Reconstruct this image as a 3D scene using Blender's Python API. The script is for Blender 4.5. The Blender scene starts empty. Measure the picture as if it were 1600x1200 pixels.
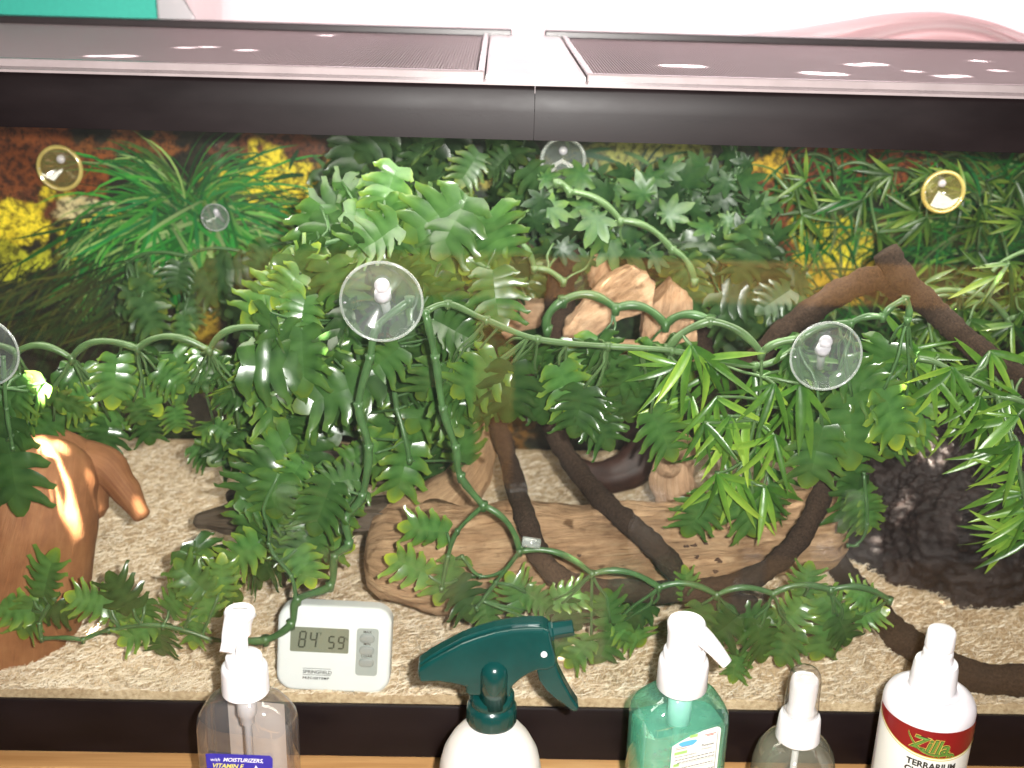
import bpy, math, random
import numpy as np
from mathutils import Vector, Matrix, noise
random.seed(11)
rnd = random.random
def ru(a, b): return a + (b - a) * rnd()
PI = math.pi
S = bpy.context.scene
COL = S.collection

# ------------------------------------------------------------------ camera
CP = np.array([-.0257, -.8051, .6285]); YAW, PIT, ROL, FPX = .0199, .3576, .0289, 1850.
_f = np.array([math.sin(YAW)*math.cos(PIT), math.cos(YAW)*math.cos(PIT), -math.sin(PIT)])
_r = np.array([math.cos(YAW), -math.sin(YAW), 0.]); _u = np.cross(_r, _f)
CR = math.cos(ROL)*_r + math.sin(ROL)*_u; CU = math.cos(ROL)*_u - math.sin(ROL)*_r; CF = _f
cd = bpy.data.cameras.new('camera'); cam = bpy.data.objects.new('camera', cd); COL.objects.link(cam)
cd.sensor_fit = 'HORIZONTAL'; cd.sensor_width = 36; cd.lens = FPX/1600*36; cd.clip_start = .01; cd.clip_end = 60
M = Matrix(((CR[0], CU[0], -CF[0], CP[0]), (CR[1], CU[1], -CF[1], CP[1]), (CR[2], CU[2], -CF[2], CP[2]), (0, 0, 0, 1)))
cam.matrix_world = M
S.camera = cam
cd.dof.use_dof = True; cd.dof.focus_distance = .84; cd.dof.aperture_fstop = 7.0
def at(px, py, Y):
    d = CF*FPX + CR*(px-800) - CU*(py-600); t = (Y-CP[1])/d[1]
    return Vector(CP + t*d)
def atz(px, py, Z):
    d = CF*FPX + CR*(px-800) - CU*(py-600); t = (Z-CP[2])/d[2]
    return Vector(CP + t*d)
def proj(p):
    d = np.array(p)-CP; z = d @ CF
    return 800+FPX*(d @ CR)/z, 600-FPX*(d @ CU)/z

# ------------------------------------------------------------------ light
S.view_settings.view_transform = 'Standard'; S.view_settings.look = 'None'
S.view_settings.exposure = 0.0; S.view_settings.gamma = 1.0
W = bpy.data.worlds.new('World'); S.world = W; W.use_nodes = True
W.node_tree.nodes['Background'].inputs[0].default_value = (.95, .93, 1.0, 1)
W.node_tree.nodes['Background'].inputs[1].default_value = .05
def lamp(kind, name, loc, target, energy, color=(1, 1, 1), **k):
    l = bpy.data.lights.new(name, kind); l.energy = energy; l.color = color
    for a, b in k.items(): setattr(l, a, b)
    o = bpy.data.objects.new(name, l); COL.objects.link(o); o.location = loc
    o.rotation_euler = (Vector(target)-Vector(loc)).to_track_quat('-Z', 'Y').to_euler()
    return o
FL = CP + CR*.045 + CU*.02 + CF*.01
lamp('SPOT', 'camera_flash', FL, CP+CF, 74, (1, .97, .93), spot_size=math.radians(95), spot_blend=.9, shadow_soft_size=.010)
lamp('AREA', 'window_daylight', (.12, .80, .76), (.12, .3, .70), 7, (.97, .97, 1), shape='RECTANGLE', size=.75, size_y=.6)
lamp('AREA', 'tank_lamp', (.0, .13, .50), (.0, .12, 0), 3.6, (1, .95, .84), shape='RECTANGLE', size=1.0, size_y=.14)
# sunbeams that slip past the curtain into the tank
SUNDIR = Vector((.25, .75, 1.0)).normalized()
def beam(px, py, Y, ang, e, z=None):
    t = at(px, py, Y) if z is None else atz(px, py, z)
    src = t + Vector((SUNDIR.x*.12, SUNDIR.y*.12, 0)) + Vector((0, 0, .492-t.z))
    d = (src-t).length
    lamp('SPOT', 'sunbeam', src, t, e*d*d*420, (1, .95, .85), spot_size=2*math.atan(ang/d), spot_blend=.35, shadow_soft_size=.002)

# ------------------------------------------------------------------ materials
MATS = {}
class NB:
    def __init__(s, name):
        s.m = bpy.data.materials.new(name); s.m.use_nodes = True; s.t = s.m.node_tree; s.n = s.t.nodes; s.l = s.t.links
        s.p = s.n['Principled BSDF']; s.out = s.n['Material Output']; MATS[name] = s.m
    def node(s, ty, **k):
        n = s.n.new(ty)
        for a, b in k.items(): setattr(n, a, b)
        return n
    def link(s, a, b): s.l.new(a, b)
    def coord(s, scale=(1, 1, 1), kind='Object', attr=None):
        if attr: c = s.node('ShaderNodeAttribute', attribute_name=attr).outputs['Vector']
        else: c = s.node('ShaderNodeTexCoord').outputs[kind]
        mp = s.node('ShaderNodeMapping'); mp.inputs['Scale'].default_value = scale
        s.link(c, mp.inputs[0]); return mp.outputs[0]
    def noise(s, vec, scale, detail=5, rough=.55, dist=0):
        n = s.node('ShaderNodeTexNoise'); n.inputs['Scale'].default_value = scale; n.inputs['Detail'].default_value = detail
        n.inputs['Roughness'].default_value = rough; n.inputs['Distortion'].default_value = dist
        if vec is not None: s.link(vec, n.inputs['Vector'])
        return n.outputs['Fac']
    def ramp(s, fac, stops):
        r = s.node('ShaderNodeValToRGB'); e = r.color_ramp.elements
        while len(e) < len(stops): e.new(.5)
        for i, (p, c) in enumerate(stops): e[i].position = p; e[i].color = (*c, 1)
        s.link(fac, r.inputs[0]); return r.outputs[0]
    def mix(s, a, b, fac, mode='MIX'):
        m = s.node('ShaderNodeMix', data_type='RGBA', blend_type=mode)
        for inp, v in ((0, fac), (6, a), (7, b)):
            if isinstance(v, (int, float)): m.inputs[inp].default_value = v
            elif isinstance(v, tuple): m.inputs[inp].default_value = (*v, 1)
            else: s.link(v, m.inputs[inp])
        return m.outputs[2]
    def bump(s, h, strength, dist):
        b = s.node('ShaderNodeBump'); b.inputs['Strength'].default_value = strength; b.inputs['Distance'].default_value = dist
        s.link(h, b.inputs['Height']); s.link(b.outputs[0], s.p.inputs['Normal']); return b.outputs[0]
    def set(s, **k):
        for a, v in k.items():
            i = s.p.inputs[a.replace('_', ' ')]
            if isinstance(v, tuple): i.default_value = (*v, 1)
            elif isinstance(v, (int, float)): i.default_value = v
            else: s.link(v, i)
        return s

def plain(name, c, rough=.4, var=.12, scale=60, bump=.0, spec=.5, sss=0, coat=0):
    b = NB(name); n = b.noise(b.coord(), scale)
    d = tuple(x*(1-var) for x in c); e = tuple(min(1, x*(1+var)) for x in c)
    b.set(Base_Color=b.ramp(n, [(.3, d), (.7, e)]), Roughness=rough, Specular_IOR_Level=spec)
    if bump: b.bump(n, bump, .001)
    if sss: b.set(Subsurface_Weight=sss); b.p.inputs['Subsurface Radius'].default_value = (.01, .01, .01); b.p.inputs['Subsurface Scale'].default_value = .3
    if coat: b.set(Coat_Weight=coat)
    return b.m

def clear(name, tint=(1, 1, 1), gloss=.12, rough=.03, haze=0., hazecol=(.9, .9, .9), edge=None, ior=1.45):
    """thin clear plastic or glass: light passes, fresnel sheen, faint haze"""
    b = NB(name); b.n.remove(b.p)
    tr = b.node('ShaderNodeBsdfTransparent'); gl = b.node('ShaderNodeBsdfGlossy'); gl.inputs['Roughness'].default_value = rough
    if edge:
        lw = b.node('ShaderNodeLayerWeight'); lw.inputs[0].default_value = .35
        c = b.mix(tint, edge, lw.outputs['Facing']); b.link(c, tr.inputs[0])
    else: tr.inputs[0].default_value = (*tint, 1)
    fr = b.node('ShaderNodeFresnel'); ge = b.node('ShaderNodeNewGeometry')
    im = b.node('ShaderNodeMath', operation='MULTIPLY_ADD'); b.link(ge.outputs['Backfacing'], im.inputs[0]); im.inputs[1].default_value = 1/ior-ior; im.inputs[2].default_value = ior
    b.link(im.outputs[0], fr.inputs[0])
    ad = b.node('ShaderNodeMath', operation='MULTIPLY_ADD'); b.link(fr.outputs[0], ad.inputs[0]); ad.inputs[1].default_value = 1.; ad.inputs[2].default_value = gloss*.2
    ad.use_clamp = True
    mx = b.node('ShaderNodeMixShader'); b.link(ad.outputs[0], mx.inputs[0]); b.link(tr.outputs[0], mx.inputs[1]); b.link(gl.outputs[0], mx.inputs[2])
    last = mx
    if haze:
        df = b.node('ShaderNodeBsdfDiffuse'); df.inputs[0].default_value = (*hazecol, 1)
        m2 = b.node('ShaderNodeMixShader')
        nz = b.noise(b.coord(), 40, 4)
        mm = b.node('ShaderNodeMath', operation='MULTIPLY'); b.link(nz, mm.inputs[0]); mm.inputs[1].default_value = 2*haze
        b.link(mm.outputs[0], m2.inputs[0]); b.link(mx.outputs[0], m2.inputs[1]); b.link(df.outputs[0], m2.inputs[2]); last = m2
    b.link(last.outputs[0], b.out.inputs[0]); return b.m

def leafmat(name, dark, mid, tip, rough=.24, trans=.25):
    b = NB(name)
    at_ = b.node('ShaderNodeAttribute', attribute_name='tip')
    oi = b.node('ShaderNodeObjectInfo')
    n = b.noise(b.coord(), 3.5, 2)
    base = b.mix(dark, mid, b.ramp(n, [(.35, (0, 0, 0)), (.7, (1, 1, 1))]))
    rr = b.ramp(oi.outputs['Random'], [(0, (.05, .05, .05)), (.55, (.35, .35, .35)), (1, (1.0, 1., 1.))])
    f = b.node('ShaderNodeMath', operation='MULTIPLY'); b.link(at_.outputs['Fac'], f.inputs[0]); b.link(rr, f.inputs[1])
    c = b.mix(base, tip, f.outputs[0])
    va = b.node('ShaderNodeAttribute', attribute_name='vein'); vf = b.node('ShaderNodeMath', operation='MULTIPLY'); b.link(va.outputs['Fac'], vf.inputs[0]); vf.inputs[1].default_value = .32
    c = b.mix(c, tuple(x*1.5+.05 for x in mid), vf.outputs[0])
    hs = b.node('ShaderNodeHueSaturation'); b.link(c, hs.inputs['Color'])
    v = b.node('ShaderNodeMath', operation='MULTIPLY_ADD'); b.link(oi.outputs['Random'], v.inputs[0]); v.inputs[1].default_value = .85; v.inputs[2].default_value = .45
    b.link(v.outputs[0], hs.inputs['Value'])
    b.set(Base_Color=hs.outputs[0], Roughness=rough, Specular_IOR_Level=.6)
    b.bump(b.noise(b.coord(), 3, 1), .04, .02)
    tl = b.node('ShaderNodeBsdfTranslucent'); b.link(hs.outputs[0], tl.inputs[0])
    mx = b.node('ShaderNodeMixShader'); mx.inputs[0].default_value = trans
    b.link(b.p.outputs[0], mx.inputs[1]); b.link(tl.outputs[0], mx.inputs[2]); b.link(mx.outputs[0], b.out.inputs[0])
    return b.m

monstera_m = leafmat('monstera_leaf_green', (.020, .080, .014), (.060, .160, .026), (.36, .42, .03))
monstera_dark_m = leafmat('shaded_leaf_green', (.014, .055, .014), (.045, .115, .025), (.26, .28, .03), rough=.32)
bamboo_m = leafmat('bamboo_leaf_green', (.035, .15, .02), (.10, .28, .03), (.36, .48, .06), rough=.3)
bamboo_far_m = leafmat('shaded_bamboo_leaf_green', (.022, .09, .014), (.06, .165, .022), (.26, .33, .05), rough=.35)  # darker bamboo green, dimness of the tank's back put into the colour
ivy_m = leafmat('ivy_leaf_green', (.022, .085, .025), (.055, .145, .038), (.18, .27, .05), rough=.4)
stem_m = plain('vine_stem_green', (.055, .12, .04), .32, .25, 80, .2)
stem_pale_m = plain('vine_stem_olive', (.085, .15, .055), .32, .2, 80, .2)

def wood(name, a, c, d, grain=(9, 3, 3), rough=.75, pits=True):
    b = NB(name); v = b.coord(grain, attr='flow')
    n1 = b.noise(v, 2.2, 8, .62, .4); n2 = b.noise(b.coord(), 22, 5, .6)
    c1 = b.ramp(n1, [(.28, d), (.5, a), (.72, c)])
    c2 = b.mix(c1, b.ramp(n2, [(.35, tuple(x*.45 for x in a)), (.62, c)]), .38)
    n3 = b.noise(b.coord((1, 1, 1)), 60, 2, .4)
    pit = b.ramp(n3, [(.28, (.35, .3, .25)), (.36, (1, 1, 1))])
    c3 = b.mix(c2, pit, 1. if pits else 0., 'MULTIPLY')
    n5 = b.noise(b.coord((grain[0]*.5, grain[1]*3, grain[2]*3), attr='flow'), 3.5, 6, .7, .8)
    crk = b.ramp(n5, [(.34, (.30, .22, .16)), (.42, (1, 1, 1))])
    c3 = b.mix(c3, crk, .75 if pits else .2, 'MULTIPLY')
    b.set(Base_Color=c3, Roughness=rough, Specular_IOR_Level=.3)
    hh = b.node('ShaderNodeMath', operation='ADD'); b.link(n1, hh.inputs[0]); b.link(n5, hh.inputs[1])
    b.bump(hh.outputs[0], .8 if pits else .3, .006)
    return b.m
log_m = wood('driftwood_tan', (.46, .26, .135), (.74, .50, .30), (.16, .08, .04), grain=(1.4, 3.2, 3.2))
pale_wood_m = wood('driftwood_pale', (.66, .38, .22), (.86, .60, .40), (.30, .14, .07), grain=(2, 4, 4))
hide_m = wood('red_bark', (.29, .115, .046), (.38, .175, .075), (.20, .07, .028), grain=(1.2, 2.5, 2.5), rough=.6, pits=False)
slate_m = wood('dark_bark', (.075, .052, .036), (.15, .11, .075), (.025, .018, .014), grain=(1.5, 6, 6), rough=.5, pits=False)
hole_m = plain('knot_hole_dark', (.06, .03, .018), .9, .3, 300)
bowl_m = plain('dark_red_bark', (.045, .018, .012), .6, .4, 50, .6)

def crust(name, a, c, sc, bs, rough=.95):
    b = NB(name); n = b.noise(b.coord(), sc, 6, .75)
    b.set(Base_Color=b.ramp(n, [(.3, a), (.72, c)]), Roughness=rough, Specular_IOR_Level=.25); b.bump(n, .8, bs); return b.m
vine_m = crust('dark_vine_grit', (.010, .006, .004), (.085, .050, .032), 520, .003)
rock_m = crust('dark_cave_crust', (.007, .004, .004), (.048, .032, .029), 60, .005, .30)

b = NB('shaving_bed'); n = b.noise(b.coord((1, 1, 1)), 260, 6, .7)
n_ = b.noise(b.coord(), 12, 3)
b.set(Base_Color=b.mix(b.ramp(n, [(.3, (.38, .25, .13)), (.6, (.70, .54, .35))]), b.ramp(n_, [(.3, (.75, .7, .65)), (.7, (1, 1, 1))]), 1., 'MULTIPLY'), Roughness=.9); b.bump(n, .8, .003)
bed_m = b.m
b = NB('wood_fibre'); a_ = b.node('ShaderNodeAttribute', attribute_name='tone')
b.set(Base_Color=b.ramp(a_.outputs['Fac'], [(0, (.34, .21, .12)), (.25, (.64, .49, .33)), (.65, (.80, .67, .50)), (1, (.95, .88, .77))]), Roughness=.6)
fibre_m = b.m

b = NB('rim_plastic'); n = b.noise(b.coord(), 900, 3); n2 = b.noise(b.coord((1, 1, 3)), 14, 6)
b.set(Base_Color=b.ramp(n2, [(.35, (.006, .0032, .0036)), (.75, (.011, .0065, .007))]), Roughness=b.ramp(n2, [(.3, (.40, .40, .40)), (.7, (.48, .48, .48))]), Specular_IOR_Level=.2); b.bump(n, .06, .0003)
rim_m = b.m
rimtop_m = plain('rim_sheen_plastic', (.34, .28, .28), .22, .1, 40, .1, .9)  # pale pink puts the window's sheen into the rim and lid rail colour
glass_m = clear('tank_glass', (.975, .985, .975), .0, .0, haze=.0028, hazecol=(.8, .85, .85))
cup_m = clear('suction_cup_vinyl', (.93, .96, .94), .35, .08, haze=.10, hazecol=(.75, .85, .78))
rim_cup_m = clear('suction_cup_rim', (.80, .86, .82), .9, .1, haze=.22, hazecol=(.9, .92, .9))
knob_m = clear('suction_cup_knob', (.85, .83, .87), 1.2, .05, haze=.42, hazecol=(.9, .86, .93))
amber_m = clear('amber_vinyl', (.95, .84, .50), .8, .05, haze=.10, hazecol=(.9, .75, .25))
amber_lip_m = clear('amber_vinyl_rim', (.95, .80, .40), 1.2, .06, haze=.30, hazecol=(1, .85, .30))
white_m = plain('white_plastic', (.80, .78, .80), .32, .02, 40)
thermo_m = plain('thermometer_plastic', (.70, .72, .72), .38, .02, 40)
grey_m = plain('grey_button_panel', (.33, .36, .34), .4, .04)
btn_m = plain('grey_button', (.26, .28, .27), .3, .04, coat=.3)
lcd_m = plain('lcd_face', (.20, .215, .155), .35, .08, 20)
ink_m = plain('black_ink', (.02, .02, .018), .5, .05)
lcdink_m = plain('lcd_ink', (.03, .035, .02), .5, .05)
green_m = plain('dark_green_plastic', (.003, .042, .038), .22, .15, 50, .0, .6)
hdpe_m = plain('milky_plastic', (.74, .70, .66), .35, .04, 30, 0, .5, .3)
offwhite_m = plain('offwhite_plastic', (.74, .70, .73), .35, .03, 30)
cleara_m = clear('clear_bottle', (.93, .92, .91), .5, .04, haze=.05, hazecol=(.8, .75, .72), edge=(.62, .56, .52))
clearb_m = clear('smoky_bottle', (.90, .89, .85), .5, .04, haze=.11, hazecol=(.5, .53, .42), edge=(.50, .47, .40))
clearcap_m = clear('clear_cap', (.98, .97, .96), .5, .04, haze=.02, edge=(.80, .76, .72))
teal_m = clear('teal_bottle', (.86, .98, .93), .6, .04, haze=.07, hazecol=(.35, .88, .68), edge=(.30, .72, .56))
tealin_m = clear('teal_liquid', (.84, .99, .94), .5, .05, haze=.22, hazecol=(.42, .98, .78), edge=(.5, .9, .75))
bubble_m = clear('liquid_bubble', (.9, 1, .96), 2.0, .03, haze=.1)
tube_m = plain('dip_tube', (.72, .74, .78), .35, .03)
paper_m = plain('label_paper', (.72, .73, .68), .5, .02)
backpaper_m = plain('label_back', (.46, .42, .39), .6, .12, 25)
navy_m = plain('label_blue', (.03, .025, .33), .4, .05)
yellow_m = plain('print_yellow', (.75, .72, .12), .5, .03)
wprint_m = plain('print_white', (.85, .85, .9), .5, .02)
sky_print_m = plain('print_sky_blue', (.10, .40, .66), .5, .1)
gprint_m = plain('print_green', (.32, .52, .16), .5, .05)
rprint_m = plain('print_red', (.55, .08, .06), .5, .05)
maroon_m = plain('label_maroon', (.20, .006, .008), .35, .06)
gold_m = plain('print_gold', (.55, .45, .08), .4, .08)
lizard_m = plain('print_lizard_green', (.10, .22, .03), .4, .1)
teal_wall_m = plain('teal_wall_paint', (.085, .72, .55), .6, .04, 200, .1)
trim_m = plain('white_trim_paint', (.68, .66, .67), .45, .03, 20)

b = NB('pine'); v = b.coord((1.2, 26, 26)); n1 = b.noise(v, 2.4, 6, .6, .5); n2 = b.noise(b.coord((2, 90, 90)), 5, 3)
b.set(Base_Color=b.mix(b.ramp(n1, [(.3, (.46, .22, .075)), (.55, (.62, .35, .14)), (.75, (.72, .47, .22))]), b.ramp(n2, [(.3, (.8, .75, .7)), (.7, (1, 1, 1))]), 1., 'MULTIPLY'), Roughness=.42); b.bump(n2, .1, .001)
pine_m = b.m

b = NB('curtain_sheer'); b.n.remove(b.p)
df = b.node('ShaderNodeBsdfDiffuse'); df.inputs[0].default_value = (.85, .72, .73, 1)
tl = b.node('ShaderNodeBsdfTranslucent'); tl.inputs[0].default_value = (.9, .66, .66, 1)
tp = b.node('ShaderNodeBsdfTransparent')
m1 = b.node('ShaderNodeMixShader'); m1.inputs[0].default_value = .55; b.link(df.outputs[0], m1.inputs[1]); b.link(tl.outputs[0], m1.inputs[2])
nz = b.noise(b.coord((900, 1, 900)), 1, 1); m2 = b.node('ShaderNodeMixShader'); m2.inputs[0].default_value = .12
b.link(m1.outputs[0], m2.inputs[1]); b.link(tp.outputs[0], m2.inputs[2]); b.link(m2.outputs[0], b.out.inputs[0])
curtain_m = b.m
b = NB('pink_cloth'); b.n.remove(b.p)
df = b.node('ShaderNodeBsdfDiffuse'); df.inputs[0].default_value = (.92, .80, .80, 1); tl = b.node('ShaderNodeBsdfTranslucent'); tl.inputs[0].default_value = (.98, .86, .86, 1)
m1 = b.node('ShaderNodeMixShader'); m1.inputs[0].default_value = .62; b.link(df.outputs[0], m1.inputs[1]); b.link(tl.outputs[0], m1.inputs[2]); b.link(m1.outputs[0], b.out.inputs[0])
swag_m = b.m
b = NB('window_glow'); b.n.remove(b.p); em = b.node('ShaderNodeEmission'); em.inputs[0].default_value = (1, .99, 1, 1); em.inputs[1].default_value = 1.25
b.link(em.outputs[0], b.out.inputs[0]); glow_m = b.m
b = NB('screen_wire'); b.set(Base_Color=(.44, .35, .36), Roughness=.5, Specular_IOR_Level=.35); wire_m = b.m  # pale pink carries the window glare on the lids in its colour
lidframe_m = plain('lid_frame_plastic', (.045, .035, .036), .3, .1, 40, .05, .7)
b = NB('poster_print'); a_ = b.node('ShaderNodeAttribute', attribute_name='ink')
n = b.noise(b.coord((1, 1, 1)), 130, 6, .75)
n4 = b.noise(b.coord((1, 1, 1)), 25, 4, .6)
cc = b.mix(a_.outputs['Color'], b.ramp(n, [(.43, (.05, .04, .03)), (.52, (1, 1, 1)), (.72, (1.5, 1.4, 1.3))]), .80, 'MULTIPLY')
cc = b.mix(cc, b.ramp(n4, [(.35, (.45, .40, .35)), (.6, (1.1, 1.1, 1.1))]), .8, 'MULTIPLY')
b.set(Base_Color=cc, Roughness=.35); poster_m = b.m
b = NB('poster_blades'); a_ = b.node('ShaderNodeAttribute', attribute_name='ink')
b.set(Base_Color=a_.outputs['Color'], Roughness=.35); blade_m = b.m

# ------------------------------------------------------------------ mesh helpers
class MB:
    def __init__(s): s.v = []; s.f = []; s.flow = []; s.tone = []
    def add(s, vs, fs, flow=None):
        o = len(s.v); s.v += [tuple(x) for x in vs]; s.f += [tuple(i+o for i in f) for f in fs]
        s.flow += flow if flow else [(0, 0, 0)]*len(vs)
    def box(s, lo, hi):
        x0, y0, z0 = lo; x1, y1, z1 = hi
        s.add([(x0, y0, z0), (x1, y0, z0), (x1, y1, z0), (x0, y1, z0), (x0, y0, z1), (x1, y0, z1), (x1, y1, z1), (x0, y1, z1)],
              [(0, 3, 2, 1), (4, 5, 6, 7), (0, 1, 5, 4), (1, 2, 6, 5), (2, 3, 7, 6), (3, 0, 4, 7)])
    def tube(s, pts, rad, seg=8, cap=True, squash=1.0, disp=None):
        pts = [Vector(p) for p in pts]; n = len(pts)
        if isinstance(rad, (int, float)): rad = [rad]*n
        T = [(pts[min(i+1, n-1)]-pts[max(i-1, 0)]).normalized() for i in range(n)]
        ref = Vector((0, 0, 1)) if abs(T[0].z) < .8 else Vector((0, 1, 0))
        N = (ref - T[0]*ref.dot(T[0])).normalized(); vs = []; fl = []; L = 0
        for i in range(n):
            if i: L += (pts[i]-pts[i-1]).length
            N = (N - T[i]*N.dot(T[i])).normalized(); B = T[i].cross(N)
            for k in range(seg):
                a = 2*PI*k/seg; d = N*math.cos(a)*squash + B*math.sin(a)
                r = rad[i]*(1 if disp is None else disp(i, k, pts[i]+d*rad[i], L, a))
                vs.append(pts[i]+d*r); fl.append((L*12, math.cos(a), math.sin(a)))
        fs = [(i*seg+k, i*seg+(k+1) % seg, (i+1)*seg+(k+1) % seg, (i+1)*seg+k) for i in range(n-1) for k in range(seg)]
        if cap: fs += [tuple(range(seg))[::-1], tuple((n-1)*seg+k for k in range(seg))]
        s.add(vs, fs, fl)
    def lathe(s, prof, c, seg=32, a0=0, a1=2*PI, rib=None, sx=1, sy=1):
        full = abs(a1-a0-2*PI) < 1e-6; m = seg if full else seg+1; vs = []
        for j, (r, z) in enumerate(prof):
            for k in range(m):
                a = a0+(a1-a0)*k/seg; rr = r*(rib(j, k) if rib else 1)
                vs.append((c[0]+rr*math.cos(a)*sx, c[1]+rr*math.sin(a)*sy, c[2]+z))
        fs = []
        for j in range(len(prof)-1):
            for k in range(m if full else m-1):
                k2 = (k+1) % m; fs.append((j*m+k, j*m+k2, (j+1)*m+k2, (j+1)*m+k))
        if full: fs += [tuple(range(m))[::-1], tuple((len(prof)-1)*m+k for k in range(m))]
        s.add(vs, fs)
    def build(s, name, mat, parent=None, smooth=True, flow=False, loc=None, angle=None):
        me = bpy.data.meshes.new(name); me.from_pydata(s.v, [], s.f); me.materials.append(mat)
        if flow:
            at_ = me.attributes.new('flow', 'FLOAT_VECTOR', 'POINT'); at_.data.foreach_set('vector', np.array(s.flow, 'f').ravel())
        if smooth: me.polygons.foreach_set('use_smooth', [True]*len(me.polygons))
        if smooth and angle: 
            me.set_sharp_from_angle(angle=math.radians(angle))
        me.update(); o = bpy.data.objects.new(name, me); COL.objects.link(o)
        if parent is not None:
            o.parent = parent
            o.matrix_parent_inverse = mw(parent).inverted()
        return o
def mw(o):
    m = o.matrix_basis.copy()
    if o.parent: m = mw(o.parent) @ o.matrix_parent_inverse @ m
    return m
def tag(o, label, cat, group=None, kind=None):
    o['label'] = label; o['category'] = cat
    if group: o['group'] = group
    if kind: o['kind'] = kind
    return o
def thing(name, label, cat, loc, group=None):
    o = bpy.data.objects.new(name, None); COL.objects.link(o); o.location = loc; o.empty_display_size = .02
    return tag(o, label, cat, group)
def struct(o): o['kind'] = 'structure'; return o
def bevel(o, w, seg=2):
    m = o.modifiers.new('edge', 'BEVEL'); m.width = w; m.segments = seg; m.limit_method = 'ANGLE'; return o
def smoothpath(pts, n=6):
    """catmull-rom"""
    P = [Vector(p) for p in pts]; P = [P[0]*2-P[1]] + P + [P[-1]*2-P[-2]]; out = []
    for i in range(1, len(P)-2):
        for k in range(n):
            t = k/n; a, b_, c, d = P[i-1:i+3]
            out.append(.5*((2*b_)+(c-a)*t+(2*a-5*b_+4*c-d)*t*t+(-a+3*b_-3*c+d)*t**3))
    out.append(P[-2]); return out
def rrect(w, h, r, n=6):
    out = []
    for cx, cy, a0 in ((w/2-r, h/2-r, 0), (-w/2+r, h/2-r, PI/2), (-w/2+r, -h/2+r, PI), (w/2-r, -h/2+r, 1.5*PI)):
        for k in range(n+1): a = a0+PI/2*k/n; out.append((cx+r*math.cos(a), cy+r*math.sin(a)))
    return out
def slab(mb, outline, y0, y1, T=None, round_=0):
    """outline in (x,z); extruded along y (front y0 to back y1)"""
    rings = []
    cx = sum(p[0] for p in outline)/len(outline); cz = sum(p[1] for p in outline)/len(outline)
    if round_:
        for k in range(5):
            a = PI/2*k/4; ins = round_*(1-math.sin(a)); yy = y0+round_*(1-math.cos(a))
            rings.append((ins, yy))
        rings.append((0, y1))
    else: rings = [(0, y0), (0, y1)]
    vs = []; m = len(outline)
    for ins, yy in rings:
        for i, (x, z) in enumerate(outline):
            a = Vector((x-cx, z-cz)); l = a.length or 1; a = a*(1-ins/l)
            p = Vector((cx+a.x, yy, cz+a.y)); vs.append(T @ p if T else p)
    fs = [(j*m+i, j*m+(i+1) % m, (j+1)*m+(i+1) % m, (j+1)*m+i) for j in range(len(rings)-1) for i in range(m)]
    fs += [tuple(range(m))[::-1], tuple((len(rings)-1)*m+i for i in range(m))]
    mb.add(vs, fs)
_tc = {}
def textpolys(s, size, shear=0., bold=0., align='LEFT', space=1.0):
    key = (s, size, shear, bold, align, space)
    if key in _tc: return _tc[key]
    c = bpy.data.curves.new('t', 'FONT'); c.body = s; c.size = size; c.shear = shear; c.offset = bold; c.align_x = align; c.resolution_u = 3; c.space_character = space
    o = bpy.data.objects.new('t', c); COL.objects.link(o); dg = bpy.context.evaluated_depsgraph_get(); dg.update()
    me = bpy.data.meshes.new_from_object(o.evaluated_get(dg)); v = [tuple(x.co) for x in me.vertices]; f = [tuple(p.vertices) for p in me.polygons]
    bpy.data.objects.remove(o); bpy.data.curves.remove(c); bpy.data.meshes.remove(me)
    _tc[key] = (v, f); return v, f
def text(name, s, size, mapf, mat, parent, **k):
    v, f = textpolys(s, size, **k); mb = MB(); mb.add([mapf(x, y) for x, y, z in v], f)
    return mb.build(name, mat, parent, smooth=False)

# ------------------------------------------------------------------ setting: stand, wall, window
X0, X1, YB, ZT = -.61, .61, .41, .54     # tank
ZR0, ZR1 = .0494, .5035                  # lower and upper rim edges
st = thing('wooden_stand', 'orange pine board top that the tank and bottles stand on', 'stand', (0, .1, -.001))
for i, (a, c) in enumerate([(-.34, -.235), (-.234, -.128), (-.127, -.022), (-.021, .14), (.141, .30), (.301, .47)]):
    mb = MB(); mb.box((-.75, a, -.022), (.75, c, -.0015+.0004*(i % 2))); bevel(mb.build('plank', pine_m, st, False), .0012)
mb = MB(); mb.box((-1.2, .55, -.5), (-.392, .60, 1.5)); struct(mb.build('wall', teal_wall_m, None, False))
tr = thing('window_frame', 'white painted window casing strip beside the teal wall', 'window frame', (-.37, .54, .0))
mb = MB(); mb.box((-.392, .528, -.2), (-.352, .60, 1.5)); bevel(mb.build('casing', trim_m, tr, False), .003)
mb = MB(); mb.box((-.352, .545, -.2), (-.325, .60, 1.5)); bevel(mb.build('stop', trim_m, tr, False), .002)
mb = MB(); mb.box((-.325, .53, -.2), (1.3, .62, .30)); bevel(mb.build('sill', trim_m, tr, False), .003)
mb = MB(); mb.add([(-.6, 1.0, .1), (1.8, 1.0, .1), (1.8, 1.0, 1.6), (-.6, 1.0, 1.6)], [(0, 1, 2, 3)])
g_ = mb.build('sky', glow_m, None, False); struct(g_)
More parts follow.
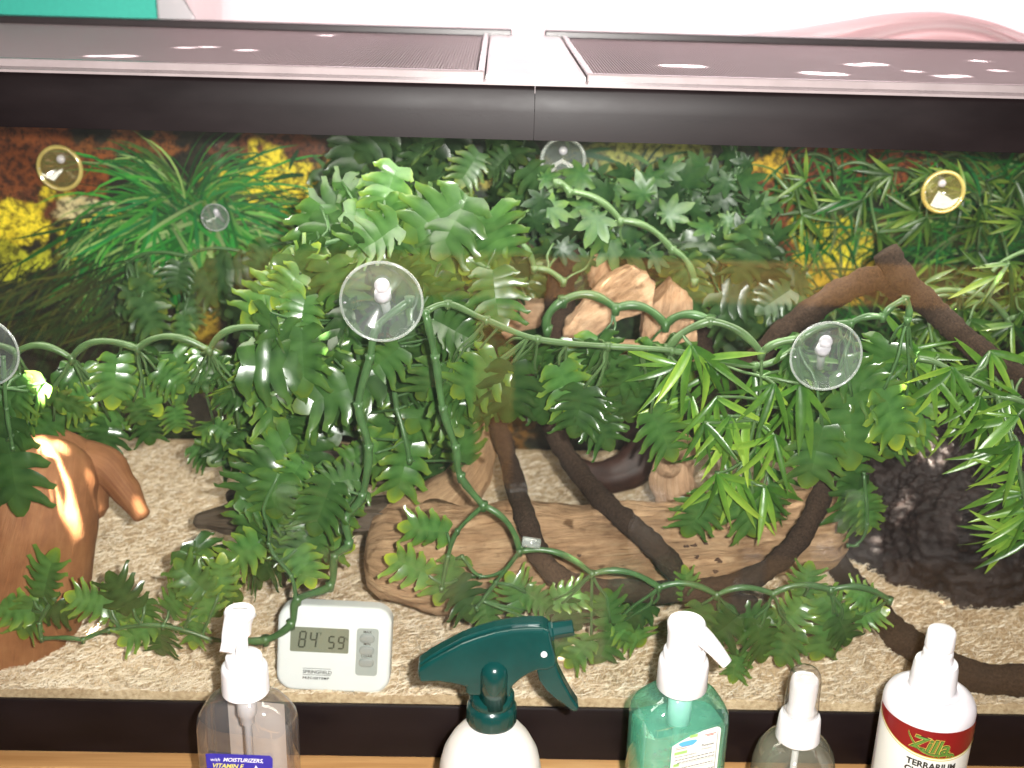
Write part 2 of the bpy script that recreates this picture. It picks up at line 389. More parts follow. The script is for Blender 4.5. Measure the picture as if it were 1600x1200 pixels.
# curtain
mb = MB(); nx, nz_ = 260, 24; vs = []
for j in range(nz_+1):
    z = .32+1.0*j/nz_
    xl = -.335-.55*(z-.532) if z > .4 else -.335
    for i in range(nx+1):
        u = i/nx; x = xl+(1.35-xl)*u
        y = .50 + .012*math.sin(x*38+1.5*math.sin(z*6)) + .006*math.sin(x*95+z*9) + .02*noise.noise(Vector((x*3, z*4, 0)))
        sw = math.exp(-((x-.42)/.10)**2)*math.exp(-((z-.52)/.02)**2)
        y += -.02*sw
        vs.append((x, y, z))
mb.add(vs, [(j*(nx+1)+i, j*(nx+1)+i+1, (j+1)*(nx+1)+i+1, (j+1)*(nx+1)+i) for j in range(nz_) for i in range(nx)])
tag(mb.build('curtain', curtain_m), 'sheer pinkish white curtain glowing with daylight behind the tank', 'curtain')

SW = [(1215, 70), (1290, 58), (1350, 44), (1420, 31), (1480, 28), (1540, 40), (1590, 62), (1640, 88), (1700, 110)]
for y_, dp, pts_ in ((.455, 0, SW), (.470, 1, [(x_-60+i*14, y_-16+2*i) for i, (x_, y_) in enumerate(SW)])):
    mb = MB(); vs = []; nx, nz_ = 120, 40; P_ = smoothpath([at(a, b_, y_) for a, b_ in pts_], 16); nx = len(P_)-1
    for j in range(nz_+1):
        for i in range(nx+1):
            p = P_[i]; w = j/nz_; z = p.z-.09*w
            vs.append((p.x+.02*w, p.y-.012*math.sin(PI*min(1, w*7))*(1 if w < .143 else 0)+.006*math.sin(w*34+i*.03)+.004*math.sin(i*.16), z))
    mb.add(vs, [(j*(nx+1)+i, j*(nx+1)+i+1, (j+1)*(nx+1)+i+1, (j+1)*(nx+1)+i) for j in range(nz_) for i in range(nx)])
    tag(mb.build('curtain_swag', swag_m), ('nearer gathered fold of pink curtain cloth bunched behind the right lid', 'farther pink curtain fold rising just above the nearer gathered fold')[dp], 'curtain')
# ------------------------------------------------------------------ tank
tank = thing('terrarium_tank', 'long glass terrarium tank with black plastic rims and a seam in the top rim', 'terrarium', (0, .2, 0))
t_ = .005
mb = MB(); mb.box((X0+.004, .003, .006), (X1-.004, .003+t_, ZT-.01)); mb.build('front_pane', glass_m, tank, False)
mb = MB(); mb.box((X0+.004, YB-.008, .006), (X1-.004, YB-.003, ZT-.01)); mb.build('back_pane', glass_m, tank, False)
fp = tank.children[0]; fb = clear('veil_haze_glass', (.975, .985, .975), .0, .0, haze=.02, hazecol=(.85, .86, .88)); nt = fb.node_tree  # pale haze patch painted at upper centre for the flare veil over the glass
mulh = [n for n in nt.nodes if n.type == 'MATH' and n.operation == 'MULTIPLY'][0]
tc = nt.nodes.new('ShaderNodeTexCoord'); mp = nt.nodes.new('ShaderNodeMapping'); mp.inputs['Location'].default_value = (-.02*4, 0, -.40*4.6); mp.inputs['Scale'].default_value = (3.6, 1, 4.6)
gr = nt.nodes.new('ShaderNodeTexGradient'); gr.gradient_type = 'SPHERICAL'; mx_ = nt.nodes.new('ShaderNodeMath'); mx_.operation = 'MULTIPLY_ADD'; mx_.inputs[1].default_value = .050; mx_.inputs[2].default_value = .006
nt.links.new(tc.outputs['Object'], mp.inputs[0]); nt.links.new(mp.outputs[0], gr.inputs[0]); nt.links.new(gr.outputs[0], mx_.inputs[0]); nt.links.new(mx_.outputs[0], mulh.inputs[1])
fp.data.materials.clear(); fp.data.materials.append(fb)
for x in (X0+.004, X1-.009):
    mb = MB(); mb.box((x, .009, .006), (x+.005, YB-.009, ZT-.01)); mb.build('side_pane', glass_m, tank, False)
mb = MB(); mb.box((X0+.006, .0085, .004), (X1-.006, YB-.0085, .012)); mb.build('bottom_pane', rim_m, tank, False)
# rim profile (y,z) front, swept along x
def rim_run(mb, x0, x1, prof):
    m = len(prof); vs = [(x0, y, z) for y, z in prof]+[(x1, y, z) for y, z in prof]
    mb.add(vs, [(i, (i+1) % m, m+(i+1) % m, m+i) for i in range(m)] + [tuple(range(m))[::-1], tuple(range(m, 2*m))])
topf = [(-.0015, ZR1), (.0025, ZR1-.0005), (.0025, ZT-.012), (.018, ZT-.012), (.018, ZT-.003), (.012, ZT-.001), (.0035, ZT), (.0008, ZT-.0012), (-.0006, ZT-.004), (-.0018, ZT-.018)]
for a, c in ((X0, -.0002), (.0002, X1)):
    mb = MB(); rim_run(mb, a, c, topf); o = mb.build('top_rim', rim_m, tank, True, angle=50)
mb = MB(); rim_run(mb, X0, X1, [(2*YB/2-y, z) for y, z in topf][::-1]); mb.build('top_rim', rim_m, tank, True, angle=50)
mb = MB(); rim_run(mb, X0, X1, [(-.0020, .0), (.02, 0), (.02, .004), (.0025, .005), (.0025, ZR0-.001), (-.0015, ZR0), (-.0025, ZR0-.002), (-.0025, .003)]); mb.build('bottom_rim', rim_m, tank, True, angle=40)
mb = MB(); rim_run(mb, X0, X1, [(YB+.002, 0), (YB+.0025, ZR0), (YB-.0025, ZR0), (YB-.0025, .005)]); mb.build('bottom_rim', rim_m, tank, True, angle=40)
for s in (-1, 1):
    mb = MB(); x = s*.611; mb.box((min(x, x-s*.004), .0, ZR1), (max(x, x-s*.004), YB, ZT-.001)); mb.build('end_rim', rim_m, tank, False)
mb = MB(); mb.box((-.006, .0026, ZR1+.001), (.006, .0040, ZT-.013)); mb.build('seam_backing', rim_m, tank, False)
# front rim ledge, its pale colour standing in for the window's reflection
mb = MB(); mb.box((X0+.002, .0012, ZT-.0060), (X1-.002, .022, ZT+.0006)); mb.build('rim_sheen_ledge', rimtop_m, tank, False)
mb = MB()
o_ = [(-.0335, .0225), (.0355, .0225), (.0350, .20), (.0355, YB-.012), (-.033, YB-.012), (-.0335, .20)]
mb.add([(x, y, ZT-.009) for x, y in o_]+[(x, y, ZT+.004) for x, y in o_], [tuple(range(6))[::-1], tuple(range(6, 12))]+[(i, (i+1) % 6, 6+(i+1) % 6, 6+i) for i in range(6)])
bevel(mb.build('centre_brace', plain('brace_plastic', (.85, .82, .82), .3, .03, 40, 0, .5), tank, False), .002)
# screen lids
def lid(x0, x1, label):
    L = thing('screen_lid', label, 'tank lid', ((x0+x1)/2, .2, ZT+.001), 'screen lids on the tank')
    y0, y1, z0, z1, w = .0235, YB-.006, ZT-.0015, ZT+.0055, .010
    for nm, lo, hi in (('frame_rail', (x0, y0, z0), (x1, y0+w*.6, z1)), ('frame_rail', (x0 if x0 < 0 else x0-.016, y1-w*2.2, z0+.0035), (x1 if x0 > 0 else x1+.022, y1, z1+.0035)), ('frame_rail', (x0, y0+w*.6, z0), (x0+w*.5, y1-w*2.2, z1)), ('frame_rail', (x1-w*.5, y0+w*.6, z0), (x1, y1-w*2.2, z1))):
        mb = MB(); mb.box(lo, hi); bevel(mb.build(nm, lidframe_m if lo[1] > .1 else rimtop_m, L, False), .0012)
    mb = MB(); n = int((x1-x0)/.0022)
    for i in range(n):
        x = x0+.006+(x1-x0-.012)*i/n; mb.box((x, y0+.006, z0+.003), (x+.0011, y1-.02, z0+.0038))
    k = int((y1-y0)/.0030)
    for j in range(k):
        y = y0+.008+(y1-y0-.032)*j/k; mb.box((x0+.006, y, z0+.0020), (x1-.006, y+.0013, z0+.0028))
    o = mb.build('wire_screen', wire_m, L, False); o['kind'] = 'stuff'
lid(X0+.004, -.034, 'long black framed mesh lid on the tank, left of the white centre brace')
lid(.036, X1-.004, 'long black framed mesh lid on the tank, right of the white centre brace')

# ------------------------------------------------------------------ bed
def bedz(x, y):
    h = .049 + .055*min(1, max(0, y/.40))**.9
    h += .006*noise.noise(Vector((x*9, y*9, 3))) * min(1, y/.05) + .0022*noise.noise(Vector((x*45, y*45, 1)))
    return h
mb = MB(); nx, ny = 240, 90; x0, x1, y0, y1 = X0+.011, X1-.011, .0088, YB-.010
mb.add([(x0+(x1-x0)*i/nx, y0+(y1-y0)*j/ny, bedz(x0+(x1-x0)*i/nx, y0+(y1-y0)*j/ny)) for j in range(ny+1) for i in range(nx+1)],
       [(j*(nx+1)+i, j*(nx+1)+i+1, (j+1)*(nx+1)+i+1, (j+1)*(nx+1)+i) for j in range(ny) for i in range(nx)])
m0 = len(mb.v)
for i in range(nx+1):
    x = x0+(x1-x0)*i/nx; mb.v.append((x, y0, .013)); mb.flow.append((0, 0, 0))
mb.f += [(m0+i, m0+i+1, i+1, i) for i in range(nx)]
bed = struct(mb.build('ground', bed_m))
rs = np.random.RandomState(4); NF = 110000
fx = rs.uniform(-.52, .52, NF); fy = .0095+(YB-.03)*rs.uniform(0, 1, NF)**1.25
th = rs.uniform(0, PI, NF); ln = rs.uniform(.003, .011, NF); wd = rs.uniform(.0003, .0009, NF); lift = rs.uniform(-.0002, .0028, NF)
tilt = rs.normal(0, .16, NF)
V = np.zeros((NF, 6, 3)); curl = rs.normal(0, .22, NF)
z = np.array([bedz(a, c) for a, c in zip(fx, fy)])+lift
for k, t in enumerate((-.5, 0, .5)):
    cx = fx+np.cos(th)*ln*t - np.sin(th)*ln*curl*(t*t*4)*.3; cy = fy+np.sin(th)*ln*t + np.cos(th)*ln*curl*(t*t*4)*.3
    for s, j in ((-1, 0), (1, 1)):
        V[:, k*2+j, 0] = cx - np.sin(th)*wd*s*(.5 if k == 1 else .3); V[:, k*2+j, 1] = np.maximum(.0092, cy+np.cos(th)*wd*s*(.5 if k == 1 else .3)); V[:, k*2+j, 2] = z+tilt*ln*t*2*.5 + s*wd*.25
me = bpy.data.meshes.new('shavings'); me.vertices.add(NF*6); me.vertices.foreach_set('co', V.ravel())
base = (np.arange(NF)*6)[:, None]; idx = np.concatenate([base+np.array([0, 1, 3, 2]), base+np.array([2, 3, 5, 4])], 1).ravel()
me.loops.add(NF*8); me.loops.foreach_set('vertex_index', idx); me.polygons.add(NF*2); me.polygons.foreach_set('loop_start', np.arange(NF*2)*4); me.polygons.foreach_set('loop_total', np.full(NF*2, 4))
a_ = me.attributes.new('tone', 'FLOAT', 'POINT'); a_.data.foreach_set('value', np.repeat(rs.beta(2.2, 1.8, NF), 6)); me.update(); me.validate(); me.materials.append(fibre_m)
o = bpy.data.objects.new('shavings', me); COL.objects.link(o); tag(o, 'loose layer of pale shredded wood bedding on the tank floor', 'bedding', kind='stuff')

# ------------------------------------------------------------------ poster behind the back pane
PY = YB+.0045
post = thing('background_poster', 'jungle scenery print with grass tufts and mossy rocks behind the tank', 'poster', (0, PY, .05))
mb = MB(); nx, nz_ = 400, 180; vs = []; ink = []
PATCH = [  # px, py, rx, ry, colour
    (60, 265, 120, 75, (.20, .05, .010)), (60, 330, 70, 30, (.12, .03, .01)), (180, 225, 120, 26, (.16, .05, .012)), (470, 235, 120, 28, (.13, .035, .012)),
    (30, 352, 150, 42, (.85, .66, .03)), (30, 410, 80, 30, (.50, .50, .03)), (150, 320, 60, 14, (.80, .74, .45)), (180, 345, 50, 12, (.75, .66, .2)), (110, 335, 40, 22, (.75, .62, .35)),
    (445, 295, 105, 62, (.66, .50, .03)), (430, 400, 90, 50, (.20, .22, .02)), (410, 428, 110, 24, (.62, .42, .03)), (270, 425, 60, 16, (.5, .42, .03)),
    (560, 260, 60, 40, (.30, .16, .02)), (310, 500, 30, 110, (.30, .20, .02)), (620, 655, 60, 30, (.70, .62, .03)),
    (790, 270, 80, 25, (.35, .28, .04)), (1200, 290, 60, 55, (.42, .15, .02)), (1215, 262, 40, 34, (.80, .50, .04)), (1350, 265, 130, 50, (.22, .05, .012)),
    (1200, 340, 70, 60, (.20, .05, .015)), (1170, 430, 80, 60, (.24, .06, .02)), (1300, 392, 85, 46, (.74, .62, .04)), (1240, 450, 110, 34, (.65, .46, .03)),
    (1000, 250, 120, 40, (.24, .24, .05)), (830, 450, 80, 60, (.10, .03, .015)), (1530, 260, 90, 40, (.10, .12, .02)),
    (1500, 700, 160, 60, (.03, .015, .008)), (650, 560, 60, 60, (.13, .06, .01)), (770, 700, 60, 60, (.18, .08, .015)),
]
def inkat(px, py, w):
    c = Vector((.022, .016, .008)) if px < 700 else Vector((.03, .03, .012))
    if noise.noise(w*14) > .12: c = Vector((.02, .05, .012))
    for a, b_, rx, ry, k in PATCH:
        if abs(px-a) > rx*1.9 or abs(py-b_) > ry*1.9: continue
        d = ((px-a)/rx)**2+((py-b_)/ry)**2 + 1.3*noise.noise(w*20+Vector((a, 0, 0)))+.9*noise.noise(w*52+Vector((a, 7, 0)))+.6*noise.noise(w*110)
        if d < 1.0:
            f_ = min(1, (1.0-d)*3); c = c.lerp(Vector(k)*1.35, f_)
    return c
for j in range(nz_+1):
    for i in range(nx+1):
        w = Vector((-.60+1.20*i/nx, PY, .02+.50*j/nz_)); vs.append(w); px, py = proj(w); ink.append((*inkat(px, py, w), 1))
mb.add(vs, [(j*(nx+1)+i, j*(nx+1)+i+1, (j+1)*(nx+1)+i+1, (j+1)*(nx+1)+i) for j in range(nz_) for i in range(nx)])
mb.add([(-.60, PY+.0012, .02), (.60, PY+.0012, .02), (.60, PY+.0012, .52), (-.60, PY+.0012, .52)], [(3, 2, 1, 0)]); ink += [(.6, .6, .6, 1)]*4
o = mb.build('sheet', poster_m, post, False)
def setink(o, ink):
    a = o.data.color_attributes.new('ink', 'FLOAT_COLOR', 'POINT'); a.data.foreach_set('color', np.array(ink, 'f').ravel())
setink(o, ink)
mb = MB(); ink = []; bl = 0
def blade(px, py, ang, L, w, droop, col):
    """flat printed grass blade drawn in poster coordinates"""
    global bl; bl += 1; yy = PY-.0006-bl*1.2e-6; n = 7; vs = []; x, z_ = at(px, py, PY).x, at(px, py, PY).z; a = ang
    for k in range(n+1):
        t = k/n; hw = w*math.sin(PI*min(1, .12+t*.88))**.7
        vs += [(x-math.sin(a)*hw, yy, z_+math.cos(a)*hw), (x+math.sin(a)*hw, yy, z_-math.cos(a)*hw)]
        cc = [c*(.45+.75*t) for c in col]; ink.extend([(*cc, 1)]*2)
        x += math.cos(a)*L/n; z_ += math.sin(a)*L/n
        a += droop/n*(-1 if math.cos(ang) > 0 else 1)*(.5+t)
    for i, v in enumerate(vs): vs[i] = (max(-.598, min(.598, v[0])), v[1], max(.03, min(.515, v[2])))
    mb.add(vs, [(2*k, 2*k+1, 2*k+3, 2*k+2) for k in range(n)])
def dim(c, k): return [x*k for x in c]
GY = [(.20, .40, .05), (.10, .34, .04), (.34, .50, .14), (.05, .30, .03)]
GC = [(.02, .22, .02), (.03, .30, .04), (.07, .36, .04), (.16, .40, .08), (.012, .13, .015), (.30, .42, .16), (.02, .26, .06)]
def tuft(cx, cy, n, R_, spread=1.0, lo=-.2):
    for i in range(n):
        t = i/n; a = PI/2+ru(-1.75, 1.75)*spread
        L = R_*ru(.55, 1.1)*(1.1 if abs(a-PI/2) > .7 else .8); px = cx+ru(-26, 26)-math.cos(a)*0; py = cy+ru(-25, 30)+60*(1-t)
        blade(px, py, a, L, ru(.0005, .0019), ru(.9, 2.5), dim(random.choice(GC+GY), .15+1.15*rnd()**1.4))
for i in range(260): blade(ru(130, 420), ru(330, 400), -PI/2+ru(-1.1, 1.0)-.25, ru(.05, .11), ru(.0010, .0022), ru(-.3, .6), dim(random.choice(GC), ru(.25, .8)))
tuft(305, 335, 340, .150)
for i in range(60): blade(300+ru(-60, 60), 300+ru(0, 60), -PI/2+ru(-1.2, 1.1), ru(.05, .12), ru(.001, .0026), ru(-.4, .4), random.choice(GC))
tuft(1000, 370, 150, .15); tuft(1560, 330, 150, .15)
for i in range(420): blade(ru(1180, 1600), ru(240, 560), ru(0, 2*PI), ru(.03, .09), ru(.0008, .002), ru(.2, 1.2), dim(random.choice(GC), ru(.3, .9)))
for i in range(200): blade(ru(0, 260), ru(400, 500), PI+.6+ru(-.4, .5), ru(.04, .1), ru(.0006, .0013), ru(-.2, .4), dim(random.choice(((.30, .30, .05), (.2, .3, .05), (.1, .25, .05))), ru(.06, .38)))
for i in range(260): blade(ru(440, 1100), ru(230, 600), ru(0, 2*PI), ru(.02, .06), ru(.001, .003), ru(.2, 1.2), dim(random.choice(GC), ru(.2, .6)))
o = mb.build('printed_grass', blade_m, post, False); setink(o, ink); o['kind'] = 'stuff'

# ------------------------------------------------------------------ driftwood and hides
def branchy(pts, rads, n=10, seg=40, amp=.12, fr=18, squash=1.0, seed=0, fine=.03, rough=.0):
    P = smoothpath(pts, n); m = len(P); R_ = []
    for i in range(m):
        u = i/(m-1)*(len(rads)-1); k = min(int(u), len(rads)-2); f_ = u-k; f_ = f_*f_*(3-2*f_); R_.append(rads[k]*(1-f_)+rads[k+1]*f_)
    L0 = [0.]
    for i in range(1, m): L0.append(L0[-1]+(P[i]-P[i-1]).length)
    def disp(i, k, p, L, a):
        v = 1+amp*noise.noise(Vector((L*fr*.6+seed, math.cos(a)*1.3, math.sin(a)*1.3)))+amp*.6*noise.noise(p*fr*3+Vector((seed, 0, 0)))
        v += fine*noise.noise(Vector((L*fr*1.2, math.cos(a)*9, math.sin(a)*9+seed)))*1.6
        if rough: v += rough*(abs(noise.noise(Vector((L*22, math.cos(a)*14, math.sin(a)*14+seed))))*2-.6)+rough*noise.noise(p*300)*.5
        return v
    mb = MB()
    # rounded ends
    e0 = [P[0]-(P[1]-P[0]).normalized()*R_[0]*x for x in (.42, .30)]; e1 = [P[-1]+(P[-1]-P[-2]).normalized()*R_[-1]*x for x in (.30, .42)]
    mb.tube(e0+P+e1, [R_[0]*.35, R_[0]*.75]+R_+[R_[-1]*.75, R_[-1]*.35], seg, True, squash, disp)
    return mb
# big log
log = thing('driftwood_log', 'large tan driftwood log lying in front, under the drooping dark vine', 'driftwood', atz(940, 890, .06))
P = [at(600, 868, .10), at(680, 872, .10), at(790, 862, .105), at(930, 850, .11), at(1080, 845, .115), at(1200, 838, .12), at(1290, 830, .125)]
branchy(P, [.038, .047, .041, .034, .034, .034, .034], 30, 96, .24, 11, 1.0, 3, .10, rough=.05).build('trunk', log_m, log, flow=True)
P = [at(620, 835, .13), at(680, 800, .15), at(735, 740, .18), at(755, 655, .22)]
branchy(P, [.030, .028, .020, .013], 12, 40, .22, 20, 1, 8, .05).build('side_branch', log_m, log, flow=True)
P = [at(1205, 800, .14), at(1240, 790, .15), at(1300, 778, .16)]
branchy(P, [.012, .016, .010], 8, 24, .25, 30, 1, 5).build('side_branch', log_m, log, flow=True)
# pits in the log
for px, py, r in ((1088, 870, .0022), (1122, 875, .0030), (1118, 892, .0022), (1144, 900, .0020), (1086, 851, .0026), (1103, 849, .0018), (1075, 852, .0022)):
    pass
dw = thing('driftwood_branch', 'pale forked driftwood standing behind the scalloped vine stems', 'driftwood', atz(960, 560, .12))
import bmesh
def chunk(poly, Y, th, gdir, seed):
    bm = bmesh.new(); fr = [bm.verts.new(at(px, py, Y+.012*noise.noise(Vector((px*.02, py*.02, seed))))) for px, py in poly]
    bk = [bm.verts.new(at(px, py, Y)*.94+at(sum(p[0] for p in poly)/len(poly), sum(p[1] for p in poly)/len(poly), Y)*.06+Vector((0, th, 0))) for px, py in poly]
    n = len(poly); bm.faces.new(fr); bm.faces.new(bk[::-1])
    for k in range(n): bm.faces.new((fr[(k+1) % n], fr[k], bk[k], bk[(k+1) % n]))
    bmesh.ops.triangulate(bm, faces=bm.faces[:]); bmesh.ops.recalc_face_normals(bm, faces=bm.faces[:])
    for _ in range(4):
        e = [x for x in bm.edges if x.calc_length() > .004]
        if e: bmesh.ops.subdivide_edges(bm, edges=e, cuts=1); bmesh.ops.triangulate(bm, faces=bm.faces[:])
    c = Vector(); 
    for v in bm.verts: c += v.co
    c /= len(bm.verts); bm.normal_update(); g = Vector(gdir).normalized(); h = g.cross(Vector((0, 1, 0))).normalized(); mb = MB(); vs = []; fl = []
    cen = sum((v.co for v in fr if v.is_valid), Vector())/n
    for v in bm.verts:
        d = v.co-c; a = d.dot(g); q = d.dot(h); rim = (v.co-cen).length
        dome = max(0, 1-(rim/.05)**2)*.010 if v.co.y < c.y else 0
        w = v.co+v.normal*(.0035*noise.noise(v.co*60+Vector((seed, 0, 0)))+.0022*noise.noise(Vector((a*30, q*260, seed))))+Vector((0, -dome, 0))
        vs.append(w); fl.append((a*14, q*30, d.y*30))
    bm.verts.index_update(); fs = [tuple(v.index for v in f.verts) for f in bm.faces]; bm.free(); mb.add(vs, fs, fl); return mb
for poly, Y, th, gd, sd in (([(872, 560), (884, 520), (902, 490), (925, 468), (950, 440), (985, 420), (1012, 426), (1026, 448), (1016, 478), (985, 492), (950, 515), (915, 545)], .19, .03, (1, 0, .75), 1),
                            ([(1008, 490), (1030, 470), (1052, 440), (1080, 470), (1088, 520), (1084, 590), (1040, 600), (1010, 570), (1000, 530)], .205, .03, (.15, 0, 1), 4),
                            ([(918, 405), (945, 402), (962, 432), (940, 462), (920, 448)], .26, .02, (.6, 0, 1), 2),
                            ([(900, 560), (960, 540), (1020, 545), (1060, 570), (1030, 600), (930, 590)], .18, .025, (1, 0, -.1), 6),
                            ([(775, 500), (815, 470), (858, 478), (840, 510), (790, 530)], .26, .02, (1, 0, .3), 7)):
    chunk(poly, Y, th, gd, sd).build('branch', pale_wood_m, dw, flow=True, angle=50)
kn = thing('wood_knot', 'curled pale knot of driftwood behind the front log, beside the bamboo leaves', 'driftwood', atz(1050, 790, .09))
mbk = branchy([at(1060, 790, .17), at(1050, 750, .165), at(1052, 720, .17), at(1060, 690, .18)], [.022, .020, .017, .018], 10, 32, .3, 30, 1, 9, .08); mbk.build('stump', pale_wood_m, kn, flow=True)
sp = [at(1050+math.cos(a)*(6+a*3.2), 728+math.sin(a)*(6+a*2.8), .145+.002*a) for a in np.linspace(.5, 8.5, 34)]
mb = MB(); mb.tube(sp, [.004+.002*math.sin(i/33*PI) for i in range(34)], 10); mb.build('curl', pale_wood_m, kn, flow=True)
# reddish hide at left
hd = thing('bark_hide', 'smooth reddish brown bark hide at the left end with a sunlit streak', 'hide', atz(40, 950, .06))
P = [at(5, 1010, .085), at(20, 900, .085), at(42, 810, .09), at(58, 745, .10), at(62, 722, .11)]
branchy(P, [.062, .062, .057, .050, .036], 14, 64, .06, 9, 1.0, 21, .01).build('shell', hide_m, hd, flow=True)
P = [at(105, 725, .12), at(160, 728, .118), at(192, 762, .112), at(222, 806, .105)]
branchy(P, [.022, .017, .0125, .0075], 12, 32, .10, 20, 1.0, 25, .02).build('leg', hide_m, hd, flow=True)
P = [at(60, 715, .13), at(110, 735, .12), at(125, 800, .11)]
branchy(P, [.03, .03, .024], 10, 32, .10, 14, 1.0, 27, .02).build('shell', hide_m, hd, flow=True)
# dark slabs
sl = thing('dark_bark_slab', 'dark brown layered bark slab half hidden by leaves, right of the reddish hide', 'bark', atz(440, 830, .08))
for P, R_, sq, sd in (([at(312, 812, .13), at(400, 805, .13), at(500, 800, .13), at(600, 800, .13)], [.011, .028, .026, .02], .5, 31), ([at(360, 775, .16), at(440, 762, .17), at(540, 770, .17)], [.010, .024, .022], .45, 33), ([at(420, 730, .20), at(520, 720, .20), at(620, 740, .2)], [.016, .022, .02], .6, 35)):
    branchy(P, R_, 14, 56, .34, 22, sq, sd, .22, rough=.06).build('slab', slate_m, sl, flow=True)
# dark curved bark in the middle
bk_ = branchy([at(985, 625, .30), at(1004, 675, .28), at(996, 722, .265), at(960, 742, .26), at(918, 738, .265), at(885, 715, .28)], [.012, .019, .021, .018, .012, .007], 12, 40, .14, 20, .8, 41, .05).build('curved_bark', bowl_m, flow=True)
tag(bk_, 'dark reddish brown curved piece of bark on the bedding behind the two drooping vines', 'bark')
# big dark cave at right
mb = MB(); vs = []; nu, nv = 320, 130
cc0 = at(1555, 880, .20)
for j in range(nv+1):
    for i in range(nu):
        a = 2*PI*i/nu; e = PI/2*j/nv
        d = Vector((math.cos(a)*math.cos(e)**.8, math.sin(a)*math.cos(e)**.8, math.sin(e)))
        r = 1+.16*noise.noise(d*1.7+Vector((5, 0, 0)))+.06*noise.noise(d*5)+.04*abs(noise.noise(d*8+Vector((3, 1, 0))))+.025*noise.noise(d*22)+.020*noise.noise(d*50)+.012*noise.noise(d*110)+.03*abs(noise.noise(d*13))
        vs.append((cc0.x+.016+d.x*.165*r, .268+d.y*.140*r, .055+d.z*.158*r))
mb.add(vs, [(j*nu+i, j*nu+(i+1) % nu, (j+1)*nu+(i+1) % nu, (j+1)*nu+i) for j in range(nv) for i in range(nu)])
cave = thing('cave_hide', 'large dark crusty cave hide at the right end under bamboo leaves', 'hide', (cc0.x, .22, .05))
mb.build('shell', rock_m, cave)
P = [at(1320, 800, .12), at(1350, 770, .13), at(1345, 720, .17)]
# dark bendable vines
def darkvine(pts, r, label, n=12):
    P = smoothpath(pts, n); mb = MB()
    mb.tube(P, [r*(1+.06*math.sin(i*.7)) for i in range(len(P))], 18, True, 1, lambda i, k, p, L, a: 1+.16*noise.noise(p*300)+.12*noise.noise(p*60))
    return tag(mb.build('dark_vine', vine_m), label, 'vine')
darkvine([at(755, 560, .24), at(772, 640, .20), at(795, 720, .15), at(818, 800, .085), at(845, 870, .046), at(885, 908, .034), at(960, 922, .032), at(1060, 924, .032), at(1150, 912, .034), at(1215, 878, .040), at(1255, 830, .05), at(1290, 760, .07), at(1300, 700, .10)], .0088,
         'dark gritty vine looping in a U across the front of the driftwood log')
darkvine([at(820, 560, .24), at(850, 640, .20), at(885, 710, .17), at(930, 770, .12), at(985, 820, .075), at(1030, 860, .046), at(1062, 900, .040), at(1100, 938, .036), at(1180, 948, .038)], .0092,
         'dark gritty vine slanting down from the middle over the log to lower right')
darkvine([atz(1290, 865, .078), atz(1335, 920, .074), atz(1385, 975, .070), atz(1450, 1025, .067), atz(1520, 1056, .065), atz(1640, 1068, .065)], .0135,
         'dark gritty vine lying on the bedding in the right corner behind the red labelled bottle')
darkvine([at(1170, 575, .16), at(1225, 520, .152), at(1285, 474, .148), at(1340, 442, .146), at(1385, 436, .146), at(1420, 470, .15)], .0108,
         'brown gritty vine rising from the middle to the peak behind the second suction cup')
darkvine([at(1383, 392, .135), at(1410, 434, .13), at(1460, 485, .12), at(1520, 540, .10), at(1570, 575, .085), at(1640, 625, .07)], .0102,
         'brown gritty vine slanting from the peak down to the right edge')
darkvine([at(905, 398, .27), at(880, 430, .26), at(875, 500, .24), at(880, 570, .22)], .0135, 'dark gritty vine standing against the left of the pale forked driftwood')
darkvine([at(1050, 400, .30), at(1085, 440, .28), at(1085, 500, .26), at(1100, 560, .24)], .012, 'dark gritty vine standing behind the right arm of the pale forked driftwood')

